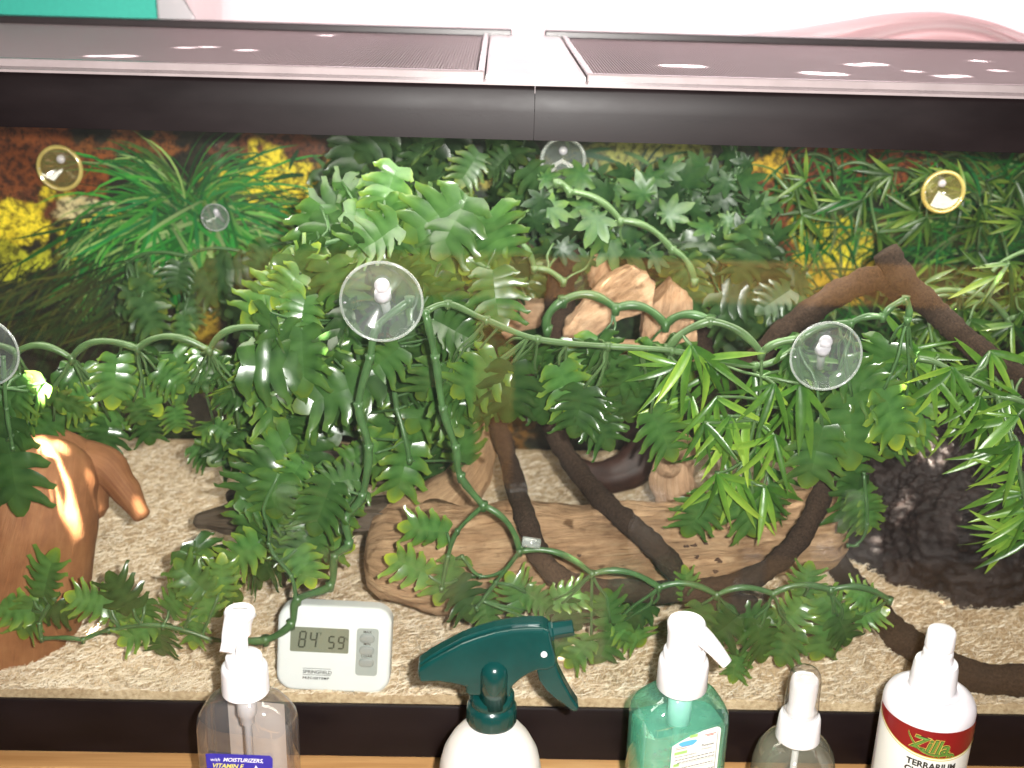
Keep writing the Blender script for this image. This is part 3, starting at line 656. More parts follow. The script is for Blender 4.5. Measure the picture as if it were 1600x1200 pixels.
# ------------------------------------------------------------------ leaves
def mkleaf(name, vs, fs, tip, mat, vein=None):
    me = bpy.data.meshes.new(name); me.from_pydata(vs, [], fs); me.materials.append(mat)
    a = me.attributes.new('tip', 'FLOAT', 'POINT'); a.data.foreach_set('value', tip)
    if vein: a = me.attributes.new('vein', 'FLOAT', 'POINT'); a.data.foreach_set('value', vein)
    me.polygons.foreach_set('use_smooth', [True]*len(me.polygons)); me.update(); return me
def monstera(mat, seed, curl=.35, droop=.3):
    r = random.Random(seed); vs = []; fs = []; tip = []
    NL = r.choice((4, 4, 5, 5)); T = [-.02+(.78)*((k/NL)**.95) for k in range(NL+1)]
    fold = r.uniform(-.05, .38); wv = r.uniform(.0, .03); W_ = r.uniform(.46, .56)
    def Wd(t): return W_*math.sin(PI*min(1, max(0, (t+.24)/1.30)))**.62
    def shape(x, y): return (x, y, abs(x)*fold - curl*x*x*1.2 - droop*y*y*.5 + wv*math.sin(y*11+seed))
    for s in (-1, 1):
        for k in range(NL):
            t0, t1 = T[k], T[k+1]; jw = 1+r.uniform(-.12, .08); depth = r.uniform(.36, .50) if k else .62; bend = r.uniform(-.05, .07)*1.2; cols = []
            us = (0, depth, depth+(1-depth)*.45, depth+(1-depth)*.82, 1.0)
            for q, u in enumerate(us):
                f_ = max(0, (u-depth)/(1-depth)); g = (t1-t0)*(0, 0, .15, .22, .38)[q]
                sl = -.34+1.15*(t0+t1)/2
                sl0 = -.34+1.15*t0; sl1 = -.34+1.15*t1; wm = Wd((t0+t1)/2)*jw
                w0, w1 = Wd(max(0, t0)), Wd(t1)
                adv = .10*f_*f_
                y0 = t0+g+(sl0*w0*u)*(1-f_*.4)+sl*wm*u*f_*.4+adv; y1 = t1-g*.8+(sl1*w1*u)*(1-f_*.4)+sl*wm*u*f_*.4+adv
                x0, x1 = s*(w0*(1-f_)+wm*.96*f_)*u, s*(w1*(1-f_)+wm*f_)*u; xm = (x0+x1)/2*(1.16 if q == 4 else 1)
                o = len(vs); p0 = shape(x0, y0); p1 = shape(x1, y1); pm = shape(xm, (y0+y1)/2); dz = bend*f_; rise = .02*min(1, u*2)
                vs += [(p0[0], p0[1], p0[2]+dz), (pm[0], pm[1], pm[2]+dz+rise), (p1[0], p1[1], p1[2]+dz)]
                e = max(0, u-.55)*1.2+.25*max(0, t0-.3); tip += [e, e*.7, e]; cols.append(o)
            for a, b_ in zip(cols, cols[1:]):
                for h in (0, 1):
                    f = (a+h, b_+h, b_+h+1, a+h+1); fs.append(f if s > 0 else f[::-1])
    o = len(vs); y = T[-1]
    vs += [shape(0, y-.06), shape(-.17, y+.10), shape(.17, y+.10), shape(-.13, y+.20), shape(.13, y+.20), shape(-.05, y+.285), shape(.05, y+.285), shape(0, y+.15)]
    tip += [.1, .5, .5, .8, .8, 1, 1, .3]; fs += [(o, o+2, o+7, o+1), (o+1, o+7, o+5, o+3), (o+2, o+4, o+6, o+7), (o+7, o+6, o+5)]
    vein = ([0, 1, 0]*(len(vs)//3+1))[:o]; vein = [1. if (k//3) % 5 == 0 else float(v_) for k, v_ in enumerate(vein)]+[1., 0, 0, 0, 0, 0, 0, 1.]
    return mkleaf('monstera_leaf', vs, fs, tip, mat, vein)
def bamboo(mat, seed):
    r = random.Random(seed); vs = []; fs = []; tip = []; n = 7; dr = r.uniform(.05, .5); tw = r.uniform(-.3, .3); w = r.uniform(.045, .078)
    for k in range(n+1):
        t = k/n; hw = w*math.sin(PI*min(1, .06+t*.94)**.75)**.8 if k < n else .002
        z = -dr*t*t*.6; sx = tw*t*t*.4
        for u in (-1, 0, 1): vs.append((sx+u*hw, t, z+abs(u)*hw*.45)); tip.append(min(1, t*.8+abs(u)*.25))
    for k in range(n):
        for h in (0, 1): a = k*3+h; fs.append((a, a+1, a+4, a+3))
    return mkleaf('bamboo_leaf', vs, fs, tip, mat)
def ivy(mat, seed):
    r = random.Random(seed); vs = [(0, .30, .04)]; tip = [0]; fs = []; P = []
    angs = [-150, -95, -45, 0, 45, 95, 150]; Ls = [.32, .5, .62, .75, .62, .5, .32]
    for i, (a, L) in enumerate(zip(angs, Ls)):
        for da, l, tt in ((-21, L*.56, .2), (-11, L*.78, .5), (0, L, 1.), (11, L*.78, .5), (21, L*.56, .2)):
            A = math.radians(a+da); l2 = l*r.uniform(.95, 1.05); x = math.sin(A)*l2; y = .30+math.cos(A)*l2; vs.append((x, y, -.5*x*x-.25*(y-.3)**2+(.03 if da == 0 else 0)+r.uniform(-.015, .015))); tip.append(tt*.7)
    n = len(vs)-1
    for i in range(n-1): fs.append((0, i+2, i+1))
    fs.append((0, 1, n))
    return mkleaf('ivy_leaf', vs, fs, tip, mat)
MON = [monstera(monstera_m, s, ru(.0, .6), ru(-.1, .7)) for s in range(14)]
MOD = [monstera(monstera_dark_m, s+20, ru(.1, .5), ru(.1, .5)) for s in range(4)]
BAM = [bamboo(bamboo_m, s) for s in range(7)]
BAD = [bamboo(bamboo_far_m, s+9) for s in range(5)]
IVY = [ivy(ivy_m, s) for s in range(4)]
KIND = {'m': MON, 'd': MOD, 'b': BAM, 'c': BAD, 'i': IVY}

def inpoly(x, y, poly):
    c = False; j = len(poly)-1
    for i in range(len(poly)):
        if (poly[i][1] > y) != (poly[j][1] > y) and x < (poly[j][0]-poly[i][0])*(y-poly[i][1])/(poly[j][1]-poly[i][1])+poly[i][0]: c = not c
        j = i
    return c
class Vine:
    def __init__(s, name, label, cat, loc, mat=stem_m, group=None):
        s.o = thing(name, label, cat, loc, group); s.mb = MB(); s.nodes = []; s.mat = mat; s.inv = Matrix.Translation(s.o.location).inverted()
    def stem(s, pts, r=.0026, arc=0.0, nodes=True):
        """pts: list of (px,py,Y); arc = bulge (m) of the scallop between nodes"""
        P = [at(*p) for p in pts]
        if arc:
            out = []
            for a, b_ in zip(P, P[1:]):
                L = (b_-a).length; up = Vector((0, -.15, 1)); d = (b_-a).normalized(); up = (up-d*up.dot(d)).normalized()
                if up.z < 0: up = -up
                for k in range(10):
                    t = k/10; out.append(a.lerp(b_, t)+up*arc*L*4*t*(1-t)*(1-.35*(t-.5)))
            out.append(P[-1])
        else: out = smoothpath(P, 7)
        out = [Vector((p.x, max(.0125, p.y), p.z)) for p in out]
        s.mb.tube(out, [r*(1+.12*math.sin(i*.9)) for i in range(len(out))], 10)
        for p in P: s.mb.tube([p+Vector((0, 0, r*1.1)), p-Vector((0, 0, r*1.6))], [r*1.35, r*.9], 8)
        s.nodes += [Vector((p.x, max(.0125, p.y), p.z)) for p in P]+[out[i] for i in range(0, len(out), 4)]; return s
    def twig(s, a, b_, r=.0011):
        m = a.lerp(b_, .5)+Vector((ru(-1, 1), -.3, -.4+rnd()))*((a-b_).length*.14)
        P = [a, a.lerp(m, .5)*.5+m*.0+a.lerp(b_, .25)*.5, m, b_]; P = [Vector((p.x, max(.0115, p.y), p.z)) for p in P]
        s.mb.tube(smoothpath(P, 3), r, 6)
    def leaf(s, pos, d, n, size, kind, centre=True):
        d = d.normalized(); n = (n-d*n.dot(d)).normalized(); x = d.cross(n)
        base = pos-d*size*.45 if centre else pos
        tipp = base+d*size; lo = min(base.y, tipp.y, base.y-abs(x.y)*size*.5)
        if lo < .0115: base.y += .0115-lo
        hi = max(base.y, tipp.y)
        if hi > YB-.02: base.y -= hi-YB+.02
        me = random.choice(KIND[kind]); o = bpy.data.objects.new('leaf', me); COL.objects.link(o); o.parent = s.o
        m = Matrix.Identity(4)
        sw = size*ru(.9, 1.1)*random.choice((-1, 1)) if kind != 'x' else size
        for i in range(3): m[i][0] = x[i]*abs(sw); m[i][1] = d[i]*size; m[i][2] = n[i]*size; m[i][3] = base[i]
        o.matrix_basis = s.inv @ m
        return base
    def fill(s, poly, n, Y0, Y1, size, kind, ang=-90, aspread=70, tilt=.6, twigs=True, ymode=None, mindist=None):
        xs = [p[0] for p in poly]; ys = [p[1] for p in poly]; k = 0; tries = 0; got = []
        while k < n and tries < n*60:
            tries += 1
            x, y = ru(min(xs), max(xs)), ru(min(ys), max(ys))
            if not inpoly(x, y, poly): continue
            if mindist and any((x-a)**2+(y-b_)**2 < mindist**2 for a, b_ in got): 
                if rnd() > .06: continue
            got.append((x, y)); Y = ru(Y0, Y1); p = at(x, y, Y); k += 1
            if p.z < bedz(p.x, p.y)+.008: p.z = bedz(p.x, p.y)+.012
            A = math.radians(ang+random.gauss(0, aspread*.6)); d = Vector((math.cos(A), ru(-.45, .25), math.sin(A)))
            nn = Vector((random.gauss(0, tilt), -1, .4+random.gauss(0, tilt))); sz = size*(ru(.75, 1.28) if kind in 'md' else ru(.7, 1.15))
            if kind in 'bc': nn = Vector((ru(-1, 1), -1, ru(-.3, 1)))
            b_ = s.leaf(p, d, nn, sz, kind)
            if twigs and s.nodes:
                q = min(s.nodes, key=lambda w: (w-b_).length)
                if (q-b_).length < .10: s.twig(q, b_)
        return s
    def spray(s, px, py, Y, n, size, kind='b', ang=-90, fan=110, twig=.03):
        """a fan of blades from one point"""
        c = at(px, py, Y)
        if s.nodes:
            q = min(s.nodes, key=lambda w: (w-c).length)
            if (q-c).length < .14: s.twig(q, c, .0012)
        for i in range(n):
            A = math.radians(ang+(i/(n-1)-.5)*fan+ru(-8, 8)); d = Vector((math.cos(A), ru(-.5, .3), math.sin(A)))
            s.leaf(c.copy(), d, Vector((ru(-.8, .8), -1, ru(-.2, .9))), size*ru(.7, 1.15), kind, centre=False)
    def one(s, px, py, Y, size, ang, kind='m', nx=0, nz=.3, dy=-.1):
        A = math.radians(ang); p = at(px, py, Y)
        b_ = s.leaf(p, Vector((math.cos(A), dy, math.sin(A))), Vector((nx, -1, nz)), size, kind)
        if s.nodes:
            q = min(s.nodes, key=lambda w: (w-b_).length)
            if (q-b_).length < .09: s.twig(q, b_, .0013)
    def done(s):
        if s.mb.v: s.mb.build('stem', s.mat, s.o)
        return s.o
G = 'artificial vines hanging in the tank'
def vine(label, cat='artificial vine', at_=(0, 0, 0), name='monstera_vine', mat=stem_m): return Vine(name, label, cat, at(*at_), mat, G)

# back layers first
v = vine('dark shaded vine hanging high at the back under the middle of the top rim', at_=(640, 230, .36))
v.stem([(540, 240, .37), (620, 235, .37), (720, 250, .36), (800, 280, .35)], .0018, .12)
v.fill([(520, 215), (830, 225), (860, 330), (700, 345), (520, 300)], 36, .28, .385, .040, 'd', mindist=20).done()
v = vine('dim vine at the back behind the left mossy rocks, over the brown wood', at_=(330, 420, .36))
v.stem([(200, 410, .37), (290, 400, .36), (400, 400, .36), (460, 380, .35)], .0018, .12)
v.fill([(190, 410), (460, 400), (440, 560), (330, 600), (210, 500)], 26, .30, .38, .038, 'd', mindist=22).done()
v = vine('ivy like star leaved vine at the back right of centre beneath the top rim', at_=(1130, 300, .33), name='ivy_vine')
v.stem([(900, 300, .34), (990, 290, .34), (1100, 300, .33), (1200, 330, .33)], .0018, .1)
v.fill([(820, 285), (1090, 250), (1150, 240), (1215, 330), (1250, 385), (1060, 380), (900, 375), (800, 350)], 60, .26, .36, .034, 'i', mindist=22, aspread=150).done()
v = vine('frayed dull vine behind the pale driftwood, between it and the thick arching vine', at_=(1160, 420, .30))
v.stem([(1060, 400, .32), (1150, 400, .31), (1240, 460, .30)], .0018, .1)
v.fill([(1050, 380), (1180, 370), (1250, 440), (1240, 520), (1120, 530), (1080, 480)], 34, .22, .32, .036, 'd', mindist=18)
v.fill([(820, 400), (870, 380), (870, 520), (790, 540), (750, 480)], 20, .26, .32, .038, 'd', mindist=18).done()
v = vine('long arched vine stem running from the top suction cup down to the pale driftwood', at_=(880, 290, .2), mat=stem_pale_m)
v.stem([(870, 285, .20), (890, 300, .20), (970, 345, .20), (1050, 390, .20), (1085, 440, .2)], .0030, .13)
v.stem([(775, 330, .20), (800, 370, .2), (835, 420, .2), (880, 440, .2)], .0028, .13)
v.fill([(840, 300), (1050, 400), (1000, 420), (830, 400)], 12, .2, .24, .036, 'i', mindist=30).done()

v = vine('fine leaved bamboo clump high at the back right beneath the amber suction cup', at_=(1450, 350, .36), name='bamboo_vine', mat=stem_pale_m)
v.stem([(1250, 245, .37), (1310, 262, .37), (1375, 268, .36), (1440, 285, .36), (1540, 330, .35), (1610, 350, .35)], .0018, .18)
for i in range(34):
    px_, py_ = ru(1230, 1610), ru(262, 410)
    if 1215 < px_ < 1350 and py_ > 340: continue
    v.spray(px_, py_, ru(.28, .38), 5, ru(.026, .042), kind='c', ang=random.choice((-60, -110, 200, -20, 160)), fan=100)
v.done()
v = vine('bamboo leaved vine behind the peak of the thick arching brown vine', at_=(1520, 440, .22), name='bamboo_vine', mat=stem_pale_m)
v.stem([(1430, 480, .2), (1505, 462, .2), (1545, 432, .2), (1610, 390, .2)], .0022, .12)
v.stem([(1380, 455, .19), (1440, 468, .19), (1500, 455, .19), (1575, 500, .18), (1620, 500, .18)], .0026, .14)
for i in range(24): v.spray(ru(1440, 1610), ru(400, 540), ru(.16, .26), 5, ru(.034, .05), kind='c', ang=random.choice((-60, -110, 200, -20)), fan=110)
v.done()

# middle layers
v = vine('wide leafy vine with scalloped stem hanging across the left side', at_=(215, 545, .10), mat=stem_pale_m)
v.stem([(-20, 545, .10), (25, 552, .10), (112, 560, .10), (215, 545, .10), (327, 548, .10), (420, 515, .10), (500, 520, .11)], .0028, .21)
v.fill([(0, 600), (80, 575), (230, 565), (390, 570), (410, 680), (340, 720), (230, 690), (150, 690), (0, 680)], 38, .10, .19, .034, 'm', ang=-80, aspread=80, mindist=24)
v.fill([(340, 690), (380, 690), (400, 740), (340, 750)], 3, .14, .16, .036, 'm', ang=-90)
v.done()
v = vine('big bushy vine mass left of centre behind the largest suction cup', at_=(600, 470, .14))
v.stem([(480, 400, .15), (540, 375, .15), (620, 360, .15), (700, 400, .15), (760, 420, .15)], .0024, .1)
v.stem([(640, 330, .17), (610, 420, .15), (560, 470, .13), (500, 560, .12), (470, 620, .12), (450, 700, .12)], .0022, .08)
v.fill([(490, 330), (570, 270), (640, 320), (780, 350), (785, 470), (660, 470), (480, 440)], 40, .11, .22, .046, 'm', ang=-70, aspread=120, mindist=20)
v.fill([(405, 450), (480, 410), (540, 440), (530, 640), (470, 760), (420, 720), (380, 600)], 34, .05, .16, .044, 'm', ang=-80, aspread=90, mindist=22)
v.done()
v = vine('dense curtain of leaves below the largest suction cup, above the log', at_=(640, 560, .10))
v.stem([(600, 540, .12), (620, 640, .11), (640, 720, .10)], .0022, .05)
v.fill([(540, 540), (760, 480), (770, 600), (700, 640), (735, 700), (690, 735), (600, 755), (540, 735)], 34, .07, .20, .042, 'm', ang=-80, aspread=100, mindist=20)
v.done()
v = vine('lower leafy vine in front of the dark bark slab, left of the curved stem', at_=(450, 800, .06))
v.stem([(540, 800, .045), (480, 810, .05), (420, 830, .05), (330, 900, .045)], .0018, .08)
v.fill([(400, 745), (540, 740), (545, 850), (490, 880), (420, 880), (350, 930), (300, 930), (290, 885), (370, 850)], 26, .03, .085, .038, 'm', ang=-100, aspread=90, mindist=28)
v.done()
v = vine('row of leaves across the middle hanging from a long straight stem', at_=(850, 540, .07), mat=stem_pale_m)
v.stem([(662, 488, .03), (700, 475, .035), (760, 500, .045), (840, 530, .05), (950, 541, .055), (1050, 548, .055), (1180, 572, .06), (1250, 540, .06)], .0024)
v.fill([(700, 560), (830, 550), (1000, 545), (1060, 560), (1060, 620), (960, 660), (860, 640), (790, 620), (700, 640)], 30, .07, .14, .036, 'm', ang=-75, aspread=80, mindist=28)
v.one(797, 612, .055, .050, -92); v.one(885, 608, .06, .044, -70); v.one(905, 640, .055, .040, -100); v.one(935, 665, .06, .040, -60); v.one(745, 590, .06, .046, -140); v.one(1035, 680, .05, .046, -60)
v.done()
v = vine('scalloped green stem with few leaves in front of the pale forked driftwood', at_=(960, 480, .14), mat=stem_m)
v.stem([(855, 515, .14), (880, 470, .14), (962, 482, .14), (1040, 508, .14), (1110, 500, .13)], .0036, .20)
v.fill([(860, 540), (1000, 550), (1040, 590), (880, 590)], 4, .12, .15, .036, 'm', mindist=40).done()
v = vine('bamboo vine hanging in the middle front, left of the second suction cup', at_=(1120, 560, .05), name='bamboo_vine', mat=stem_pale_m)
v.stem([(1045, 545, .06), (1110, 502, .055), (1190, 552, .05), (1250, 530, .045)], .0030, .12)
v.stem([(1190, 552, .05), (1185, 640, .05), (1165, 720, .05), (1180, 800, .05)], .0012, .03)
for px, py, a in ((1080, 540, -70), (1130, 570, -100), (1180, 580, -60), (1210, 600, -110), (1120, 620, -80), (1170, 640, -95), (1230, 640, -70), (1080, 620, -120), (1130, 690, -90), (1180, 700, -80), (1150, 740, -100), (1200, 730, -70), (1060, 570, -150), (1250, 600, -90), (1160, 770, -85), (1100, 560, -30), (1100, 660, -60), (1140, 650, -115), (1210, 680, -95), (1195, 760, -75), (1120, 740, -70), (1240, 560, -50)):
    v.spray(px, py, ru(.035, .09), 5, ru(.045, .062), ang=a, fan=95)
v.done()
v = vine('leafy vine hanging below the second suction cup with broad split leaves', at_=(1300, 620, .05))
v.stem([(1245, 535, .055), (1330, 505, .055), (1380, 495, .05), (1415, 468, .05), (1418, 500, .05)], .0026, .12)
v.fill([(1240, 560), (1340, 570), (1440, 560), (1450, 680), (1340, 700), (1250, 690)], 19, .06, .11, .040, 'm', ang=-85, aspread=80, mindist=32)
v.one(1275, 712, .035, .052, -97); v.one(1330, 670, .04, .058, -85); v.one(1392, 650, .045, .050, -70, nx=.3); v.one(1345, 600, .05, .046, -30)
v.fill([(1320, 730), (1380, 720), (1380, 800), (1330, 820)], 4, .05, .08, .036, 'm')
v.stem([(1350, 740, .06), (1355, 820, .06), (1340, 850, .06), (1325, 852, .06)], .0013)
v.done()
v = vine('long leaved bamboo vine hanging down the right edge over the dark cave hide', at_=(1500, 600, .06), name='bamboo_vine', mat=stem_pale_m)
v.stem([(1430, 560, .07), (1500, 590, .06), (1560, 620, .05), (1620, 640, .04)], .0024, .1)
v.stem([(1560, 620, .05), (1590, 720, .03), (1610, 830, .025)], .0018)
for i in range(18): v.spray(ru(1400, 1600), ru(540, 640), ru(.06, .13), 5, ru(.04, .055), ang=random.choice((-60, -110, -20, 200)), fan=110)
for px, py, a, Y in ((1560, 700, -120, .05), (1585, 760, -110, .04), (1600, 740, -90, .04), (1590, 820, -130, .03), (1590, 650, -140, .04), (1600, 700, -150, .035), (1595, 740, -160, .03), (1590, 690, -120, .03), (1610, 770, -160, .03), (1605, 800, -140, .025), (1610, 840, -165, .025), (1560, 640, -110, .05), (1530, 620, -100, .05), (1570, 620, -60, .05), (1595, 620, -170, .05)):
    v.spray(px, py, Y, 5, ru(.040, .052), ang=a, fan=70)
v.done()

# front vines
v = vine('curving green stem from the largest suction cup down the left to the thermometer', at_=(575, 640, .03), mat=stem_m)
v.stem([(640, 470, .03), (590, 510, .025), (578, 560, .022), (560, 635, .022), (576, 700, .02), (566, 775, .02), (540, 810, .02), (545, 850, .018), (523, 870, .018), (516, 915, .018), (465, 937, .016), (455, 975, .015), (415, 1000, .015), (365, 1000, .016)], .0030)
v.stem([(463, 937, .016), (455, 900, .016), (430, 870, .016), (420, 850, .017)], .0016)
v.one(475, 885, .018, .034, -70); v.one(505, 790, .016, .045, -110); v.one(430, 775, .02, .040, -100); v.done()
v = vine('vine strand of dark green leaves lying along the lower left of the glass', at_=(200, 960, .02))
v.stem([(365, 1005, .016), (330, 1000, .016), (255, 978, .018), (170, 985, .018), (130, 1000, .016), (65, 998, .016), (62, 975, .017), (85, 935, .02)], .0018, .05)
for px, py, sz, a in ((70, 905, .040, 80), (20, 950, .036, 170), (45, 965, .036, -110), (85, 955, .030, -20), (140, 940, .036, 160), (190, 930, .036, 120), (185, 955, .034, -60), (225, 960, .030, -95), (250, 1000, .034, -100), (275, 935, .034, 60), (215, 990, .032, -150), (305, 985, .032, -100), (320, 940, .036, 100), (345, 905, .034, 80), (300, 905, .034, 130)):
    v.one(px, py, ru(.016, .03), sz*.95, a, nx=ru(-.4, .4), nz=ru(.1, .8))
v.done()
v = vine('vine that leaves the largest suction cup and loops over the log and along the front', at_=(800, 860, .02), mat=stem_m)
v.stem([(665, 490, .022), (680, 560, .022), (692, 640, .02), (712, 700, .02), (720, 745, .02), (755, 790, .018)], .0028)
v.stem([(755, 790, .018), (812, 862, .016), (925, 897, .016), (1030, 918, .016), (1120, 930, .016), (1208, 928, .016), (1298, 922, .016), (1390, 938, .016)], .0024, .16)
v.stem([(755, 790, .018), (715, 830, .02), (700, 870, .02), (690, 920, .02)], .0018)
v.stem([(812, 862, .016), (775, 910, .016), (745, 950, .017)], .0016)
v.stem([(815, 855, .016), (790, 890, .018), (750, 900, .02), (722, 870, .02)], .0014)
for px, py, sz, a in ((665, 828, .040, 170), (640, 885, .040, 150), (700, 905, .044, -110), (725, 935, .040, -70), (760, 955, .030, -80), (810, 930, .036, 110), (845, 940, .034, -30), (895, 930, .036, 20), (890, 965, .032, -60), (950, 950, .034, 100), (950, 1010, .046, -100), (990, 990, .034, -50), (905, 1020, .034, -130), (1075, 915, .026, 90), (1090, 970, .034, -100), (1140, 955, .026, 110), (1130, 985, .042, -130), (1190, 1000, .046, -70), (1180, 965, .034, 20), (1240, 960, .036, 60), (1260, 910, .030, 90), (1290, 1000, .044, -100), (1300, 950, .036, 130), (1320, 985, .034, -60), (1345, 930, .026, 150), (1360, 960, .028, 20), (1230, 1010, .034, -110), (1150, 1040, .030, -100), (870, 1000, .034, -50), (1000, 960, .030, -140)):
    v.one(px, py, ru(.016, .032), sz*.95, a, nx=ru(-.5, .5), nz=ru(.0, .8))
v.done()
v = vine('single large split leaf hanging at the left edge in front of the reddish hide', at_=(20, 650, .03))
v.stem([(5, 560, .03), (10, 640, .03), (20, 700, .03)], .0016)
v.one(20, 740, .03, .060, -85); v.one(-5, 690, .035, .05, -120); v.fill([(0, 600), (60, 600), (60, 680), (0, 690)], 6, .04, .07, .04, 'm').done()
v = vine('vine tips drooping onto the log beneath the hanging bamboo leaves', at_=(1110, 790, .06))
v.stem([(1120, 740, .07), (1130, 790, .06), (1200, 800, .06)], .0016)
v.one(1090, 805, .05, .040, -110); v.one(1170, 805, .05, .042, -60); v.one(1200, 790, .055, .036, -80); v.one(1125, 785, .055, .03, -90); v.done()

# ------------------------------------------------------------------ suction cups
def cup(px, py, r_px, Y, label, peg=True, mat=cup_m, tail=True, lw=1.0):
    c = at(px, py, Y); r = (at(px+r_px, py, Y)-c).length
    o = thing('suction_cup', label, 'suction cup', c, 'clear suction cups')
    def T(x, y, z): return Vector((c.x+x, c.y+y, c.z+z))
    def ring(mb, prof, seg=40):
        vs = [T(rr*math.cos(2*PI*k/seg), yy, rr*math.sin(2*PI*k/seg)) for rr, yy in prof for k in range(seg)]
        mb.add(vs, [(j*seg+k, j*seg+(k+1) % seg, (j+1)*seg+(k+1) % seg, (j+1)*seg+k) for j in range(len(prof)-1) for k in range(seg)])
    mb = MB(); ring(mb, [(r, 0), (r*.96, .0022), (r*.7, .0050), (r*.35, .0085), (r*.12, .0105), (.0002, .011)]); mb.build('cup', mat, o)
    mb = MB(); ring(mb, [(r*(1-.03*lw+.035*lw*math.cos(a)), .0004+.0011*lw*math.sin(a)) for a in [2*PI*q/8 for q in range(9)]]); mb.build('lip', rim_cup_m if mat is cup_m else amber_lip_m, o)
    if peg:
        mb = MB(); ks = r*.19; z0 = r*.35
        ring_ = [(ks*math.sin(PI*t/8), -ks*math.cos(PI*t/8)*.8) for t in range(9)]
        seg = 20; vs = [T(rr*math.cos(2*PI*k/seg), .006+yy, z0+rr*math.sin(2*PI*k/seg)) for rr, yy in ring_ for k in range(seg)]
        mb.add(vs, [(j*seg+k, j*seg+(k+1) % seg, (j+1)*seg+(k+1) % seg, (j+1)*seg+k) for j in range(8) for k in range(seg)]); kb = mb.build('knob', knob_m, o)
        if tail:
            mb = MB(); mb.tube([T(0, .012, z0*.2), T(.001, .016, -r*.15), T(.003, .022, -r*.62)], [ks*.95, ks*.62, ks*.5], 16); mb.tube([T(0, .008, z0*.55), T(0, .012, 0)], [ks*1.0, ks*1.1], 16); mb.build('peg', knob_m, o)
        mb = MB(); mb.lathe([(.0, -.0009), (.0012, 0), (.0, .0009)], T(-r*.86, -.0012, -r*.02), 10); mb.build('pull_tab', knob_m, o)
    return o
cup(596, 472, 66, .0105, 'largest clear suction cup, left of centre over the leafy vine')
cup(1291, 557, 57, .0105, 'clear suction cup right of centre, above the broad split leaves')
cup(-28, 550, 58, .0105, 'clear suction cup cut off by the left edge of the photo')
cup(93, 263, 36, .375, 'amber tinted suction cup on the brown backdrop at upper left', peg=True, mat=amber_m, tail=False, lw=2.6)
cup(880, 250, 36, .30, 'clear suction cup just under the top rim near its seam', tail=False, lw=2.4)
cup(1474, 300, 34, .24, 'amber tinted suction cup at upper right among bamboo leaves', mat=amber_m, tail=False, lw=2.6)
cup(336, 340, 22, .36, 'small clear suction cup in the middle of the printed grass tuft')
# clear tape on the vine
c = at(828, 848, .013); mb = MB(); mb.tube([c+Vector((-.006, 0, .001)), c+Vector((.008, 0, -.001))], .0042, 14, squash=1.0)
tag(mb.build('clear_clip', rim_cup_m), 'small shiny clear clip around the vine stem above the log', 'clip')

# ------------------------------------------------------------------ thermometer
cT = at(523, 1011, .024)
th = thing('thermometer', 'white digital thermometer reading 84 and 59 on the bedding behind the glass', 'thermometer', cT)
sc_ = (at(612, 1011, .024)-at(435, 1011, .024)).length/.089
TM = Matrix.Translation(cT) @ Matrix.Rotation(math.radians(2.0), 4, 'Y') @ Matrix.Rotation(math.radians(-12), 4, 'X') @ Matrix.Scale(sc_, 4)
def TT(y): return lambda x, z: TM @ Vector((x, y, z))
mb = MB(); slab(mb, rrect(.089, .070, .0135, 8), -.006, .010, TM, .004); case = mb.build('case', thermo_m, th, angle=60)
mb = MB(); slab(mb, [(x-.0113, z+.0075) for x, z in rrect(.0455, .0200, .0012, 3)], -.0064, -.0058, TM); lc = mb.build('display', lcd_m, th, False)
segs = {'8': 'abcdefg', '4': 'bcfg', '5': 'acdfg', '9': 'abcdfg'}
mb = MB()
def digit(ch, x, z, w, h, t=.0013):
    sh = .10
    R_ = {'a': (0, h, w, h), 'g': (0, h/2, w, h/2), 'd': (0, 0, w, 0), 'f': (0, h/2, 0, h), 'e': (0, 0, 0, h/2), 'b': (w, h/2, w, h), 'c': (w, 0, w, h/2)}
    for s in segs[ch]:
        a, b_, c_, d = R_[s]; e = t/2; g = .0003
        q = [(a+g, b_-e), (c_-g, b_-e), (c_-g, b_+e), (a+g, b_+e)] if b_ == d else [(a-e, b_+g), (a+e, b_+g), (a+e, d-g), (a-e, d-g)]
        mb.add([TT(-.0068)(x+u+sh*v_, z+v_) for u, v_ in q], [(0, 1, 2, 3)])
digit('8', -.0275, .0015, .0046, .0125); digit('4', -.0190, .0015, .0046, .0125); digit('5', -.0045, .0015, .0042, .0095); digit('9', .0030, .0015, .0042, .0095)
mb.build('digits', lcdink_m, lc, False)
text('lettering', '\u00b0F', .0036, lambda x, y: TT(-.0068)(-.0125+x, .0115+y), lcdink_m, lc)
text('lettering', '%', .0034, lambda x, y: TT(-.0068)(.0085+x, .0085+y), lcdink_m, lc)
text('lettering', 'SPRINGFIELD', .0040, lambda x, y: TT(-.0066)(-.0235+x*.98, -.0200+y), ink_m, case, bold=.00006)
text('lettering', 'PRECISETEMP', .0027, lambda x, y: TT(-.0066)(-.0235+x*1.06, -.0246+y), ink_m, case, bold=.0001, space=1.25)
mb = MB()
for z0 in (-.0160, -.0212): mb.add([TT(-.0066)(x, z) for x, z in ((-.0235, z0), (-.0015, z0), (-.0015, z0+.00035), (-.0235, z0+.00035))], [(0, 1, 2, 3)])
mb.build('logo_line', ink_m, case, False)
mb = MB(); slab(mb, [(x+.0260, z-.0005) for x, z in rrect(.0170, .0385, .0025, 4)], -.0066, -.0058, TM); bpn = mb.build('button_panel', grey_m, th, False)
